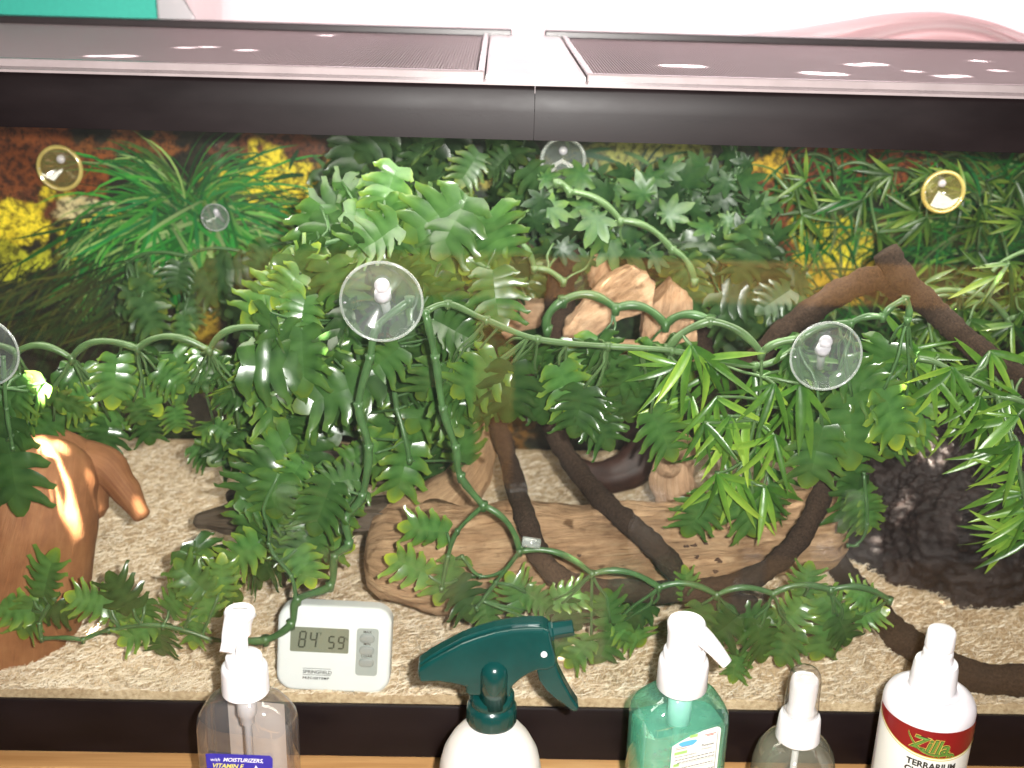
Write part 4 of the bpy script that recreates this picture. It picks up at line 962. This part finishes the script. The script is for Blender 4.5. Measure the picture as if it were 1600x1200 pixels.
for i, (z0, w_) in enumerate(((.0108, 'MAX'), (.0010, 'MIN'), (-.0088, 'CLEAR'))):
    mb = MB(); slab(mb, [(x+.0258, z+z0) for x, z in rrect(.0118, .0068, .0033, 6)], -.0085, -.0062, TM, .0010); mb.build('button', btn_m, th, angle=60)
    text('lettering', w_, .0030, lambda x, y: TT(-.0069)(.0258+x, z0+.0043+y), ink_m, bpn, align='CENTER', bold=.00004)

# ------------------------------------------------------------------ bottles
def ribs(n, lo, hi):
    return lambda j, k: (1-.016*(k % 2)) if lo <= j <= hi else 1
def zy(px, py, Y): return at(px, py, Y).z
def loft(mb, secs, c, rot, ex=4.0, seg=48, cap=True):
    """rounded plan sections: (z, half width, half depth)"""
    vs = []; R_ = Matrix.Rotation(rot, 3, 'Z')
    for z_, a, d in secs:
        for k in range(seg):
            t = 2*PI*k/seg; ct, s_ = math.cos(t), math.sin(t); e = 2/ex
            if a-d < .001: e = 1.0
            v = R_ @ Vector((a*abs(ct)**e*(1 if ct >= 0 else -1), d*abs(s_)**e*(1 if s_ >= 0 else -1), z_)); vs.append((c[0]+v.x, c[1]+v.y, c[2]+v.z))
    fs = [(j*seg+k, j*seg+(k+1) % seg, (j+1)*seg+(k+1) % seg, (j+1)*seg+k) for j in range(len(secs)-1) for k in range(seg)]
    if cap: fs += [tuple(range(seg))[::-1], tuple((len(secs)-1)*seg+k for k in range(seg))]
    mb.add(vs, fs)

# --- clear pump bottle
Y = -.09; ax = at(385, 1095, Y); c = (ax.x, Y, 0); zs = ax.z
b1 = thing('pump_bottle', 'clear flat pump bottle with white pump and blue label', 'bottle', c)
rt = math.radians(-7); hw = .0355
body = [(.0, hw-.004, .017), (.003, hw, .020), (zs-.045, hw, .0205), (zs-.018, hw, .0205), (zs-.010, hw-.0015, .0195), (zs-.003, hw-.006, .0175), (zs+.002, .024, .0165), (zs+.0045, .0165, .0155), (zs+.006, .0145, .0145), (zs+.014, .0142, .0142)]
mb = MB(); loft(mb, body, c, rt, 3.6); mb.build('body', cleara_m, b1)
def flatmap(c, rot, off):
    R_ = Matrix.Rotation(rot, 3, 'Z')
    def f(x, z): v = R_ @ Vector((x, off, z)); return (c[0]+v.x, c[1]+v.y, c[2]+v.z)
    return f
zt_ = zs+.008
mb = MB(); mb.lathe([(.0155, 0), (.0168, .001), (.0165, .019), (.0160, .0215), (.0145, .0225), (.0130, .023), (.0128, .0290), (.0120, .0300), (.0040, .0305)], (c[0], c[1], zt_), 60, rib=ribs(60, 1, 3)); mb.build('collar', white_m, b1, angle=50)
zc = zt_+.030
mb = MB(); mb.lathe([(.0046, 0), (.0046, .018), (.0070, .0185), (.0078, .026), (.0105, .034), (.0108, .0365), (.0098, .0378), (.004, .0372)], (c[0]-.001, c[1], zc-.001), 36); mb.build('pump_head', white_m, b1, angle=50)
mb = MB(); hz = zc+.033
mb.tube(smoothpath([(c[0]-.001, c[1]+.002, hz-.001), (c[0]-.0015, c[1]-.010, hz+.0005), (c[0]-.003, c[1]-.022, hz-.004), (c[0]-.004, c[1]-.030, hz-.011)], 5), [.0112+(.0052-.0112)*min(1, i/12) for i in range(16)], 24, squash=.45); mb.build('spout', white_m, b1)
mb = MB(); mb.lathe([(.0065, 0), (.0070, -.001), (.0072, -.018), (.0055, -.0195), (.0050, -.026), (.0030, -.028), (.0028, -zt_+.006)], (c[0], c[1], zt_), 20); mb.build('dip_tube', tube_m, b1)
fm = flatmap(c, rt, .0190); mb = MB(); z1 = zs-.014
mb.add([fm(x, z) for x, z in ((-.0215, .012), (.0215, .012), (.0215, z1), (-.0215, z1))], [(3, 2, 1, 0)]); mb.build('back_label', backpaper_m, b1, False)
lt = zs-.030; rt0 = rt
fm = flatmap(c, rt, -.0213)
def tl_(x, z): return x, z+.07*x
mb = MB(); ot = [(-.0235, -.060), (.0215, -.060), (.0245, -.0025), (.0225, 0), (-.0200, 0.0), (-.0245, -.0005)]
mb.add([fm(*tl_(x, lt+z)) for x, z in ot], [tuple(range(6))]); lb1 = mb.build('label', navy_m, b1, False)
fm2 = flatmap(c, rt, -.0216)
text('lettering', 'with', .0042, lambda x, y: fm2(*tl_(-.0215+x, lt-.0062+y)), wprint_m, lb1, shear=.3)
text('lettering', 'MOISTURIZERS,', .0046, lambda x, y: fm2(*tl_(-.0120+x*.93, lt-.0062+y)), wprint_m, lb1, shear=.35, bold=.00008)
text('lettering', 'VITAMIN E', .0052, lambda x, y: fm2(*tl_(-.0205+x*.93, lt-.0118+y)), yellow_m, lb1, shear=.35, bold=.0001)
mb = MB(); st_ = [(.0060, -.022), (.0120, -.0085), (.0160, -.0155), (.0240, -.0105), (.0225, -.0140), (.0160, -.0185), (.0120, -.0125), (.0080, -.024)]
mb.add([fm2(*tl_(x, lt+z)) for x, z in st_], [(0, 1, 6, 7), (1, 2, 5, 6), (2, 3, 4, 5)])
mb.add([fm2(*tl_(x, lt+z)) for x, z in [(.0012+.013*math.cos(a)-.006, -.019+.0045*math.sin(a)) for a in np.linspace(0, 2*PI, 20, False)]], [tuple(range(20))]); mb.build('print', wprint_m, lb1, False)

# --- spray bottle
Y = -.10; ax = at(768, 1118, Y); c = (ax.x, Y, 0); zs = ax.z
b2 = thing('spray_bottle', 'white spray bottle with dark green trigger head', 'bottle', c)
mb = MB(); mb.lathe([(.034, 0), (.037, .003), (.037, zs-.052), (.0365, zs-.042), (.034, zs-.031), (.0285, zs-.020), (.0215, zs-.011), (.0168, zs-.005), (.0150, zs), (.0142, zs+.010)], c, 56); mb.build('body', hdpe_m, b2)
mb = MB(); mb.lathe([(.0172, -.0035), (.0180, -.002), (.0178, .0085), (.0168, .0105), (.0155, .0120), (.0160, .0145), (.0158, .0185), (.0140, .0205), (.012, .0210)], (c[0], c[1], zs), 72, rib=lambda j, k: (1-.025*(k % 4 == 0)) if 1 <= j <= 2 else 1); mb.build('collar', green_m, b2, angle=45)
def pyc(px, py): p = at(px, py, Y); return (p.x, p.z)
top = [(729, 1075), (728, 1062), (712, 1058), (685, 1054), (657, 1055), (653, 1036), (672, 1023), (699, 1008), (722, 996), (746, 987), (773, 979), (800, 974), (825, 972), (848, 972), (858, 977), (862, 997), (867, 1015), (867, 1031), (855, 1036), (838, 1037), (824, 1043), (812, 1051), (800, 1062), (797, 1078)]
mb = MB(); ol = [pyc(*p) for p in top][::-1]
slab(mb, ol, Y-.0095, Y+.0095); hdo = mb.build('trigger_head', green_m, b2, False); bevel(hdo, .0022, 3)
mb = MB(); ridge = [pyc(*p) for p in [(655, 1032), (672, 1020), (699, 1004), (722, 992), (746, 983), (773, 975), (800, 970), (845, 968), (845, 973), (800, 977), (773, 982), (746, 990), (722, 999), (699, 1011), (672, 1026), (657, 1040)]][::-1]
slab(mb, ridge, Y-.0045, Y+.0045); bevel(mb.build('top_ridge', green_m, b2, False), .001, 2)
mb = MB(); ctr = at(772, 1050, Y); mb.lathe([(.0100, -.022), (.0100, .004), (.0092, .0085), (.0070, .0118), (.004, .0135), (.0003, .0140)], (ctr.x, Y-.0065, ctr.z), 28); mb.build('pump_barrel', green_m, b2)
mb = MB(); trg = [pyc(*p) for p in [(838, 1040), (867, 1022), (872, 1042), (882, 1062), (893, 1082), (904, 1098), (901, 1104), (894, 1104), (881, 1094), (866, 1083), (852, 1070), (842, 1056)]][::-1]
slab(mb, trg, Y-.0065, Y+.0065); bevel(mb.build('trigger', green_m, b2, False), .0015, 2)
mb = MB(); a0, a1 = at(858, 986, Y), at(896, 980, Y); mb.tube([a0, a0.lerp(a1, .15), a0.lerp(a1, .16), a1], [.0072, .0072, .0062, .0060], 8); bevel(mb.build('nozzle', green_m, b2, False), .0008, 1)
pp = at(850, 1022, Y-.0098); mb = MB(); seg = 16
mb.add([(pp.x+.0022*math.cos(2*PI*k/seg), pp.y+dy, pp.z+.0022*math.sin(2*PI*k/seg)) for dy in (0, -.0009) for k in range(seg)], [tuple(range(seg, 2*seg))]+[(k, (k+1) % seg, seg+(k+1) % seg, seg+k) for k in range(seg)]); mb.build('pivot_pin', white_m, b2, False)

# --- teal pump bottle
Y = -.095; ax = at(1064, 1082, Y); c = (ax.x, Y, 0); zs = ax.z
b3 = thing('pump_bottle', 'green pump bottle of teal liquid with white pump and printed back label', 'bottle', c)
rt = math.radians(14); hw = .0335
body = [(.0, hw-.004, .020), (.003, hw, .0235), (zs-.020, hw, .0235), (zs-.012, hw-.0008, .0228), (zs-.006, hw-.004, .0205), (zs-.001, .0235, .0180), (zs+.002, .0180, .0165), (zs+.004, .0160, .0160), (zs+.015, .0155, .0155)]
mb = MB(); loft(mb, body, c, rt, 4.2, 56); mb.build('body', teal_m, b3)
mb = MB(); loft(mb, [(.003, hw-.004, .019), (.006, hw-.002, .0215), (zs-.024, hw-.002, .0215), (zs-.0235, hw-.003, .0205)], c, rt, 4.2, 48); mb.build('liquid', tealin_m, b3)
R3 = Matrix.Rotation(rt, 3, 'Z'); mb = MB()
for i in range(26):
    q = R3 @ Vector((ru(-.028, -.002), -.0226, zs-.028-ru(0, .03)*(rnd())))
    mb.lathe([(0.0001, -1), (.7, -.7), (1, 0), (.7, .7), (.0001, 1)], (0, 0, 0), 8); n = 40; r_ = ru(.0004, .0012)
    for k in range(len(mb.v)-n, len(mb.v)): x, y, z_ = mb.v[k]; mb.v[k] = (c[0]+q.x+x*r_, c[1]+q.y+y*r_, q.z+z_*r_)
mb.build('bubbles', bubble_m, b3)['kind'] = 'stuff'
zt_ = zs+.005
mb = MB(); mb.lathe([(.0172, 0), (.0180, .001), (.0177, .020), (.0170, .0230), (.0150, .0245), (.0148, .0300), (.0138, .0315), (.0120, .032)], (c[0], c[1], zt_), 60, rib=ribs(60, 1, 2)); mb.build('collar', white_m, b3, angle=50)
zc = zt_+.031
mb = MB(); mb.lathe([(.0125, 0), (.0125, .0125), (.0132, .018), (.0134, .0215), (.0122, .0232), (.005, .0225)], (c[0]-.0005, c[1], zc), 36); mb.build('pump_head', white_m, b3, angle=50)
mb = MB(); hz = zc+.0165
mb.tube(smoothpath([(c[0]+.0, c[1], hz+.001), (c[0]+.008, c[1]-.007, hz-.000), (c[0]+.017, c[1]-.014, hz-.006), (c[0]+.026, c[1]-.020, hz-.015)], 5), [.0108+(.0052-.0108)*min(1, i/15) for i in range(16)], 20, squash=.62); mb.build('spout', white_m, b3)
mb = MB(); mb.lathe([(.0085, 0), (.0085, -.030), (.0035, -.032), (.0033, -.10)], (c[0], c[1], zt_), 20); mb.build('dip_tube', plain('teal_tube', (.45, .72, .66), .3, .03), b3)
fm = flatmap(c, rt, -.0244); lt = zs-.022
def t3(x, z): return x*1.06-.0065, z+.10*x+.0055
mb = MB(); ot = [(-.0075, -.080), (.0265, -.080), (.0265, -.0030), (.0255, -.0010), (.0235, 0)] + [(.0235-.031*t, -.0085*t*t*1.0) for t in (.3, .6, .85, 1.0)]
mb.add([fm(*t3(x, lt+z)) for x, z in ot], [tuple(range(len(ot)))]); lb3 = mb.build('label', paper_m, b3, False)
fm2 = flatmap(c, rt, -.0247)
mb = MB(); bp = [(.0035+.0062*math.cos(a)*(1+.15*math.sin(3*a)), -.0085+.0028*math.sin(a)*(1+.2*math.cos(2*a))) for a in np.linspace(0, 2*PI, 18, False)]
mb.add([fm2(*t3(x, lt+z)) for x, z in bp], [tuple(range(18))]); mb.build('print', sky_print_m, lb3, False)
mb = MB()
for x, z, w in ((-.0055, -.0165, .009), (-.0055, -.0265, .004), (-.0055, -.032, .0075), (-.0055, -.041, .010), (.0045, -.0045, .0055)): mb.add([fm2(*t3(a, lt+b_)) for a, b_ in ((x, z), (x+w, z), (x+w, z+.0024), (x, z+.0024))], [(0, 1, 2, 3)])
mb.build('print', gprint_m, lb3, False)
mb = MB()
for x, z, w, h_ in ((-.0050, -.0122, .008, .0005), (-.0050, -.0108, .010, .0004), (.0150, -.0050, .008, .0006), (.0165, -.0060, .005, .0006)): mb.add([fm2(*t3(a, lt+b_)) for a, b_ in ((x, z), (x+w, z), (x+w, z+h_), (x, z+h_))], [(0, 1, 2, 3)])
mb.build('print', rprint_m, lb3, False)
mb = MB()
for k, z in enumerate((-.0215, -.0240, -.0290, -.0345, -.0365, -.0385, -.0440, -.046, -.048)):
    x = -.005+(.002 if k % 3 else 0)
    while x < .0225:
        w = ru(.0012, .0035); mb.add([fm2(*t3(a, lt+b_)) for a, b_ in ((x, z), (x+w*.8, z), (x+w*.8, z+.0006), (x, z+.0006))], [(0, 1, 2, 3)]); x += w
for z in (-.0250, -.0305, -.0400): mb.add([fm2(*t3(a, lt+b_)) for a, b_ in ((-.0055, z), (.0240, z), (.0240, z+.0002), (-.0055, z+.0002))], [(0, 1, 2, 3)])
mb.add([fm2(*t3(a, lt+b_)) for a, b_ in ((.0242, -.078), (.0245, -.078), (.0245, -.004), (.0242, -.004))], [(0, 1, 2, 3)])
mb.build('print', ink_m, lb3, False)
text('lettering', 'Active Ingredient', .0022, lambda x, y: fm2(*t3(-.0050+x, lt-.0190+y)), ink_m, lb3)
text('lettering', 'Purpose', .0026, lambda x, y: fm2(*t3(.0135+x, lt-.0140+y)), ink_m, lb3, bold=.00005)
text('lettering', 'Antiseptic', .0019, lambda x, y: fm2(*t3(.0135+x, lt-.0168+y)), ink_m, lb3)

# --- small clear mist bottle
Y = -.085; ax = at(1246, 1150, Y); c = (ax.x, Y, 0); zs = ax.z
b4 = thing('mist_bottle', 'small round clear bottle with white sprayer under a clear cap', 'bottle', c)
mb = MB(); mb.lathe([(.028, 0), (.031, .003), (.031, zs-.035), (.0302, zs-.024), (.0275, zs-.013), (.0225, zs-.005), (.0165, zs-.0005), (.0135, zs+.001), (.0125, zs+.008)], c, 48); mb.build('body', clearb_m, b4)
mb = MB(); mb.lathe([(.002, .006), (.0025, .006), (.0025, zs)], c, 12); mb.build('dip_tube', tube_m, b4)
mb = MB(); mb.lathe([(.0158, -.001), (.0162, 0), (.0150, .0165), (.0140, .0195), (.0118, .0205)], (c[0], c[1], zs), 72, rib=ribs(72, 1, 2)); mb.build('collar', white_m, b4, angle=50)
mb = MB(); mb.lathe([(.0105, 0), (.0105, .004), (.0092, .0055), (.0102, .023), (.0096, .0285), (.0088, .0298), (.0030, .0298), (.0026, .0288)], (c[0], c[1], zs+.0205), 40); mb.build('sprayer', white_m, b4, angle=50)
mb = MB(); mb.lathe([(.0126, 0), (.0124, .006), (.0117, .028), (.0108, .0335), (.0088, .0362), (.004, .0374), (.0005, .0376)], (c[0], c[1], zs+.0203), 40); mb.build('cap', clearcap_m, b4)

# --- white bottle with maroon label
Y = -.10; ax = at(1456, 1076, Y); c = (ax.x, Y, 0); zs = ax.z
b5 = thing('spray_mist_bottle', 'white round bottle with maroon lizard logo label and white mist sprayer', 'bottle', c)
RB = .0318
mb = MB(); mb.lathe([(RB-.003, 0), (RB, .003), (RB, zs-.012), (RB-.0004, zs-.009), (RB-.0025, zs-.0045), (RB-.007, zs-.0012), (.0200, zs+.0005), (.0192, zs-.0002), (.0178, zs-.0002), (.0170, zs+.001), (.0150, zs+.003), (.0145, zs+.010)], c, 64); mb.build('body', offwhite_m, b5)
mb = MB(); mb.lathe([(.0158, .001), (.0163, .002), (.0152, .019), (.0143, .0225), (.0120, .0235)], (c[0], c[1], zs), 84, rib=ribs(84, 1, 2)); mb.build('collar', white_m, b5, angle=50)
mb = MB(); mb.lathe([(.0108, 0), (.0108, .003), (.0100, .0045), (.0103, .0065), (.0100, .0085), (.0092, .0095), (.0102, .012), (.0096, .0225), (.0090, .0245), (.0078, .0253), (.001, .0250)], (c[0], c[1], zs+.0235), 48); mb.build('sprayer', white_m, b5, angle=50)
def cyl(off, tw=0, dz=0):
    def f(x, z): a = -PI/2+x/RB+tw; return (c[0]+(RB+off)*math.cos(a), c[1]+(RB+off)*math.sin(a), z+dz)
    return f
def band(name, z0f, z1f, mat, off, n=48, a0=-1.7, a1=1.7):
    f = cyl(off); mb = MB(); vs = []
    for k in range(n+1):
        x = (a0+(a1-a0)*k/n)*RB; vs += [f(x, z0f(x)), f(x, z1f(x))]
    mb.add(vs, [(2*k, 2*k+2, 2*k+3, 2*k+1) for k in range(n)]); return mb.build(name, mat, b5)
lt = zs-.0135
low = lambda x: lt-.0215+.0075*(x/RB)**2*.8
lw5 = band('label', lambda x: lt-.075, lambda x: lt-.0255+.012, paper_m, .0002, a0=-1.6, a1=1.6)
lb5 = band('label_band', low, lambda x: lt, maroon_m, .0005)
band('gold_stripe', lambda x: low(x)-.0002, lambda x: low(x)+.0006, gold_m, .0008)
band('gold_stripe', lambda x: low(x)-.0018, lambda x: low(x)-.0011, gold_m, .0008)
f = cyl(.0009, -.10)
for nm, mat, bo, of in (('logo', gold_m, .00075, .0009), ('logo', ink_m, .00042, .0011), ('logo', lizard_m, .00006, .0013)):
    f = cyl(of, -.10)
    text(nm, 'Zilla', .0150, lambda x, y: f(x*.98-.0175, lt-.0150+y*1.0-.10*x), mat, lb5, shear=.25, bold=bo)
    if 1:
        mb = MB(); w0 = {'.0009': .0011}.get('x', .0005+bo*1.0); pts = [(-.014, -.0040), (-.0120, -.0080), (-.008, -.0135), (-.002, -.0170), (.005, -.0178), (.0115, -.0170), (.0145, -.0188)]
        sp = smoothpath([(a*1.15-.004, b_-.0005, 0) for a, b_ in pts], 4); vs = []
        for i, p in enumerate(sp): vs += [f(p.x, lt+p.y+w0), f(p.x, lt+p.y-w0)]
        mb.add(vs, [(2*i, 2*i+1, 2*i+3, 2*i+2) for i in range(len(sp)-1)])
        for bx, by in ((.001, -.0172), (.009, -.0176)):
            for dx, dy in ((-.002, -.0028), (.0008, -.0030), (.0025, -.0015)):
                mb.add([f(bx-w0, lt+by), f(bx+w0, lt+by), f(bx+dx+w0*.5, lt+by+dy), f(bx+dx-w0*.5, lt+by+dy)], [(0, 3, 2, 1)])
        mb.build('logo', mat, lb5, False)
f = cyl(.0007, -.10)
text('lettering', 'TERRARIUM', .0068, lambda x, y: f(x*.95-.0185, lt-.0300+y-.05*(x-.01)), ink_m, lw5, bold=.00025)
text('lettering', 'CLEANER', .0068, lambda x, y: f(x*.95-.0190, lt-.0365+y-.05*(x-.01)), ink_m, lw5, bold=.00025)

# ------------------------------------------------------------------ sunbeams
bpy.context.view_layer.update()
def hit(names, px, py):
    best = None; d = Vector(CF*FPX + CR*(px-800) - CU*(py-600)).normalized()
    for o in COL.objects:
        if o.type == 'MESH' and o.name.split('.')[0] in names:
            ok, loc, nn, _ = o.ray_cast(Vector(CP), d)
            if ok and (best is None or (loc-Vector(CP)).length < (best-Vector(CP)).length): best = loc.copy()
    return best
for names, px, py, r_, e, fwd in ([(('shell',), 62+i*2.8, 688+i*6.5, .0052+.0045*math.sin(PI*min(1, .12+i/23)), 1.5, 1) for i in range(22)] +
        [(('branch',), 940, 520, .006, 1.2, 0), (('shell',), 1450, 702, .008, 2.5, 0), (('shell',), 1475, 712, .005, 2.5, 0), (('shell',), 1458, 722, .004, 2.5, 0),
         (('ground',), 1395, 882, .011, .9, 0), (('ground',), 1365, 878, .006, .9, 0), (('ground',), 1470, 940, .005, .9, 0), (('ground',), 522, 930, .008, 1.0, 1), (('ground',), 140, 925, .010, .9, 1),
         (('ground',), 180, 935, .008, .9, 1), (('ground',), 240, 930, .006, .9, 1), (('ground',), 1305, 975, .005, 1.0, 1), (('ground',), 885, 1010, .006, 1.0, 1), (('ground',), 870, 1030, .006, 1.0, 1), (('ground',), 1310, 935, .006, .8, 1)]):
    t = hit(names, px, py)
    if t is None: continue
    src = Vector((t.x+.015, .0125 if fwd else t.y+.03, .494)); d = (src-t).length
    lamp('SPOT', 'sunbeam', src, t, e*d*d*330, (1, .92, .78), spot_size=2*math.atan(r_/d), spot_blend=.3, shadow_soft_size=.003)
for px, py, Y, r_, e in ((1370, 490, .05, .005, .3), (1510, 490, .16, .005, .6), (378, 487, .3, .005, .5), (885, 1010, .02, .010, .4), (1420, 510, .05, .005, .4)):
    t = at(px, py, Y); src = Vector((t.x+.012, .0125 if Y < .1 else t.y+.02, .494)); d = (src-t).length
    lamp('SPOT', 'sunbeam', src, t, e*d*d*300, (1, .93, .80), spot_size=2*math.atan(r_/d), spot_blend=.3, shadow_soft_size=.003)
for px, py, r in ((1088, 870, .0020), (1122, 876, .0028), (1118, 893, .0020), (1145, 901, .0018), (1084, 851, .0024), (1103, 849, .0016), (1072, 853, .0020), (905, 868, .0016), (1000, 842, .0014)):
    t = hit(('trunk',), px, py)
    if t is None: continue
    n_ = (Vector(CP)-t).normalized(); u_ = n_.cross(Vector((0, 0, 1))).normalized(); v_ = u_.cross(n_); mb = MB()
    ring0 = [t+n_*.0009+(u_*math.cos(a)*1.25+v_*math.sin(a)*.85)*r*(1+.2*math.sin(3*a+px)) for a in np.linspace(0, 2*PI, 12, False)]
    mb.add([t+n_*.0002]+ring0+[p-n_*.004 for p in ring0], [(0, 1+k, 1+(k+1) % 12) for k in range(12)]+[(1+k, 13+k, 13+(k+1) % 12, 1+(k+1) % 12) for k in range(12)])
    mb.build('knot_hole', hole_m, log)
# sun patches on the lids
for px, py, w_, e in ((150, 86, .008, .7), (190, 86, .012, .7), (290, 73, .009, .5), (325, 72, .009, .5), (385, 77, .009, .6), (510, 54, .008, .8), (1050, 101, .010, 1.5), (1080, 102, .012, 1.5), (1275, 113, .012, 1.5), (1300, 114, .012, 1.5), (1340, 100, .010, 1.5), (1365, 99, .012, 1.5), (1427, 110, .007, 1.2), (1480, 118, .010, 1.2), (1500, 117, .008, 1.2), (1530, 94, .008, 1.2), (1560, 109, .008, 1.0)):
    t = atz(px, py, .543); src = t+Vector((.05, .10, .40)); d = (src-t).length
    lamp('SPOT', 'sunbeam', src, t, e*d*d*500, (1, .97, .95), spot_size=2*math.atan(w_/d), spot_blend=.5, shadow_soft_size=.004)

# ------------------------------------------------------------------ unseen wooden rail and spot lamp, added to mirror amber bands in the front pane
def refl(px, py, Yr):
    q = at(px, py, .003); d = q-Vector(CP); d.y = -d.y; return q+d*((q.y-Yr)/-d.y)
YR = -2.6
rl = thing('reflection_rail', 'amber wooden rail added out of view, seen only as a faint reflection in the front glass', 'rail', refl(800, 440, YR))
a, b_ = refl(360, 402, YR), refl(1750, 462, YR); mb = MB(); zc_ = (refl(900, 405, YR).z, refl(900, 470, YR).z)
mb.box((a.x, YR-.03, min(zc_)), (b_.x, YR, max(zc_))); bevel(mb.build('board', pine_m, rl, False), .005)
for x0_, x1_, yb_ in ((300, 340, 560), (742, 798, 780)):
    p0, p1 = refl(x0_, 480, YR), refl(x1_, yb_, YR); mb = MB(); mb.box((min(p0.x, p1.x), YR-.06, p1.z), (max(p0.x, p1.x), YR-.031, max(zc_))); bevel(mb.build('post', pine_m, rl, False), .005)
c = refl(900, 500, YR)
lamp('SPOT', 'added_rail_light', c+Vector((1.2, 1.6, 1.6)), c, 1250, (1, .80, .5), spot_size=math.radians(75), spot_blend=.9, shadow_soft_size=.1)  # added unseen lamp, makes the rail bright enough to show in the glass
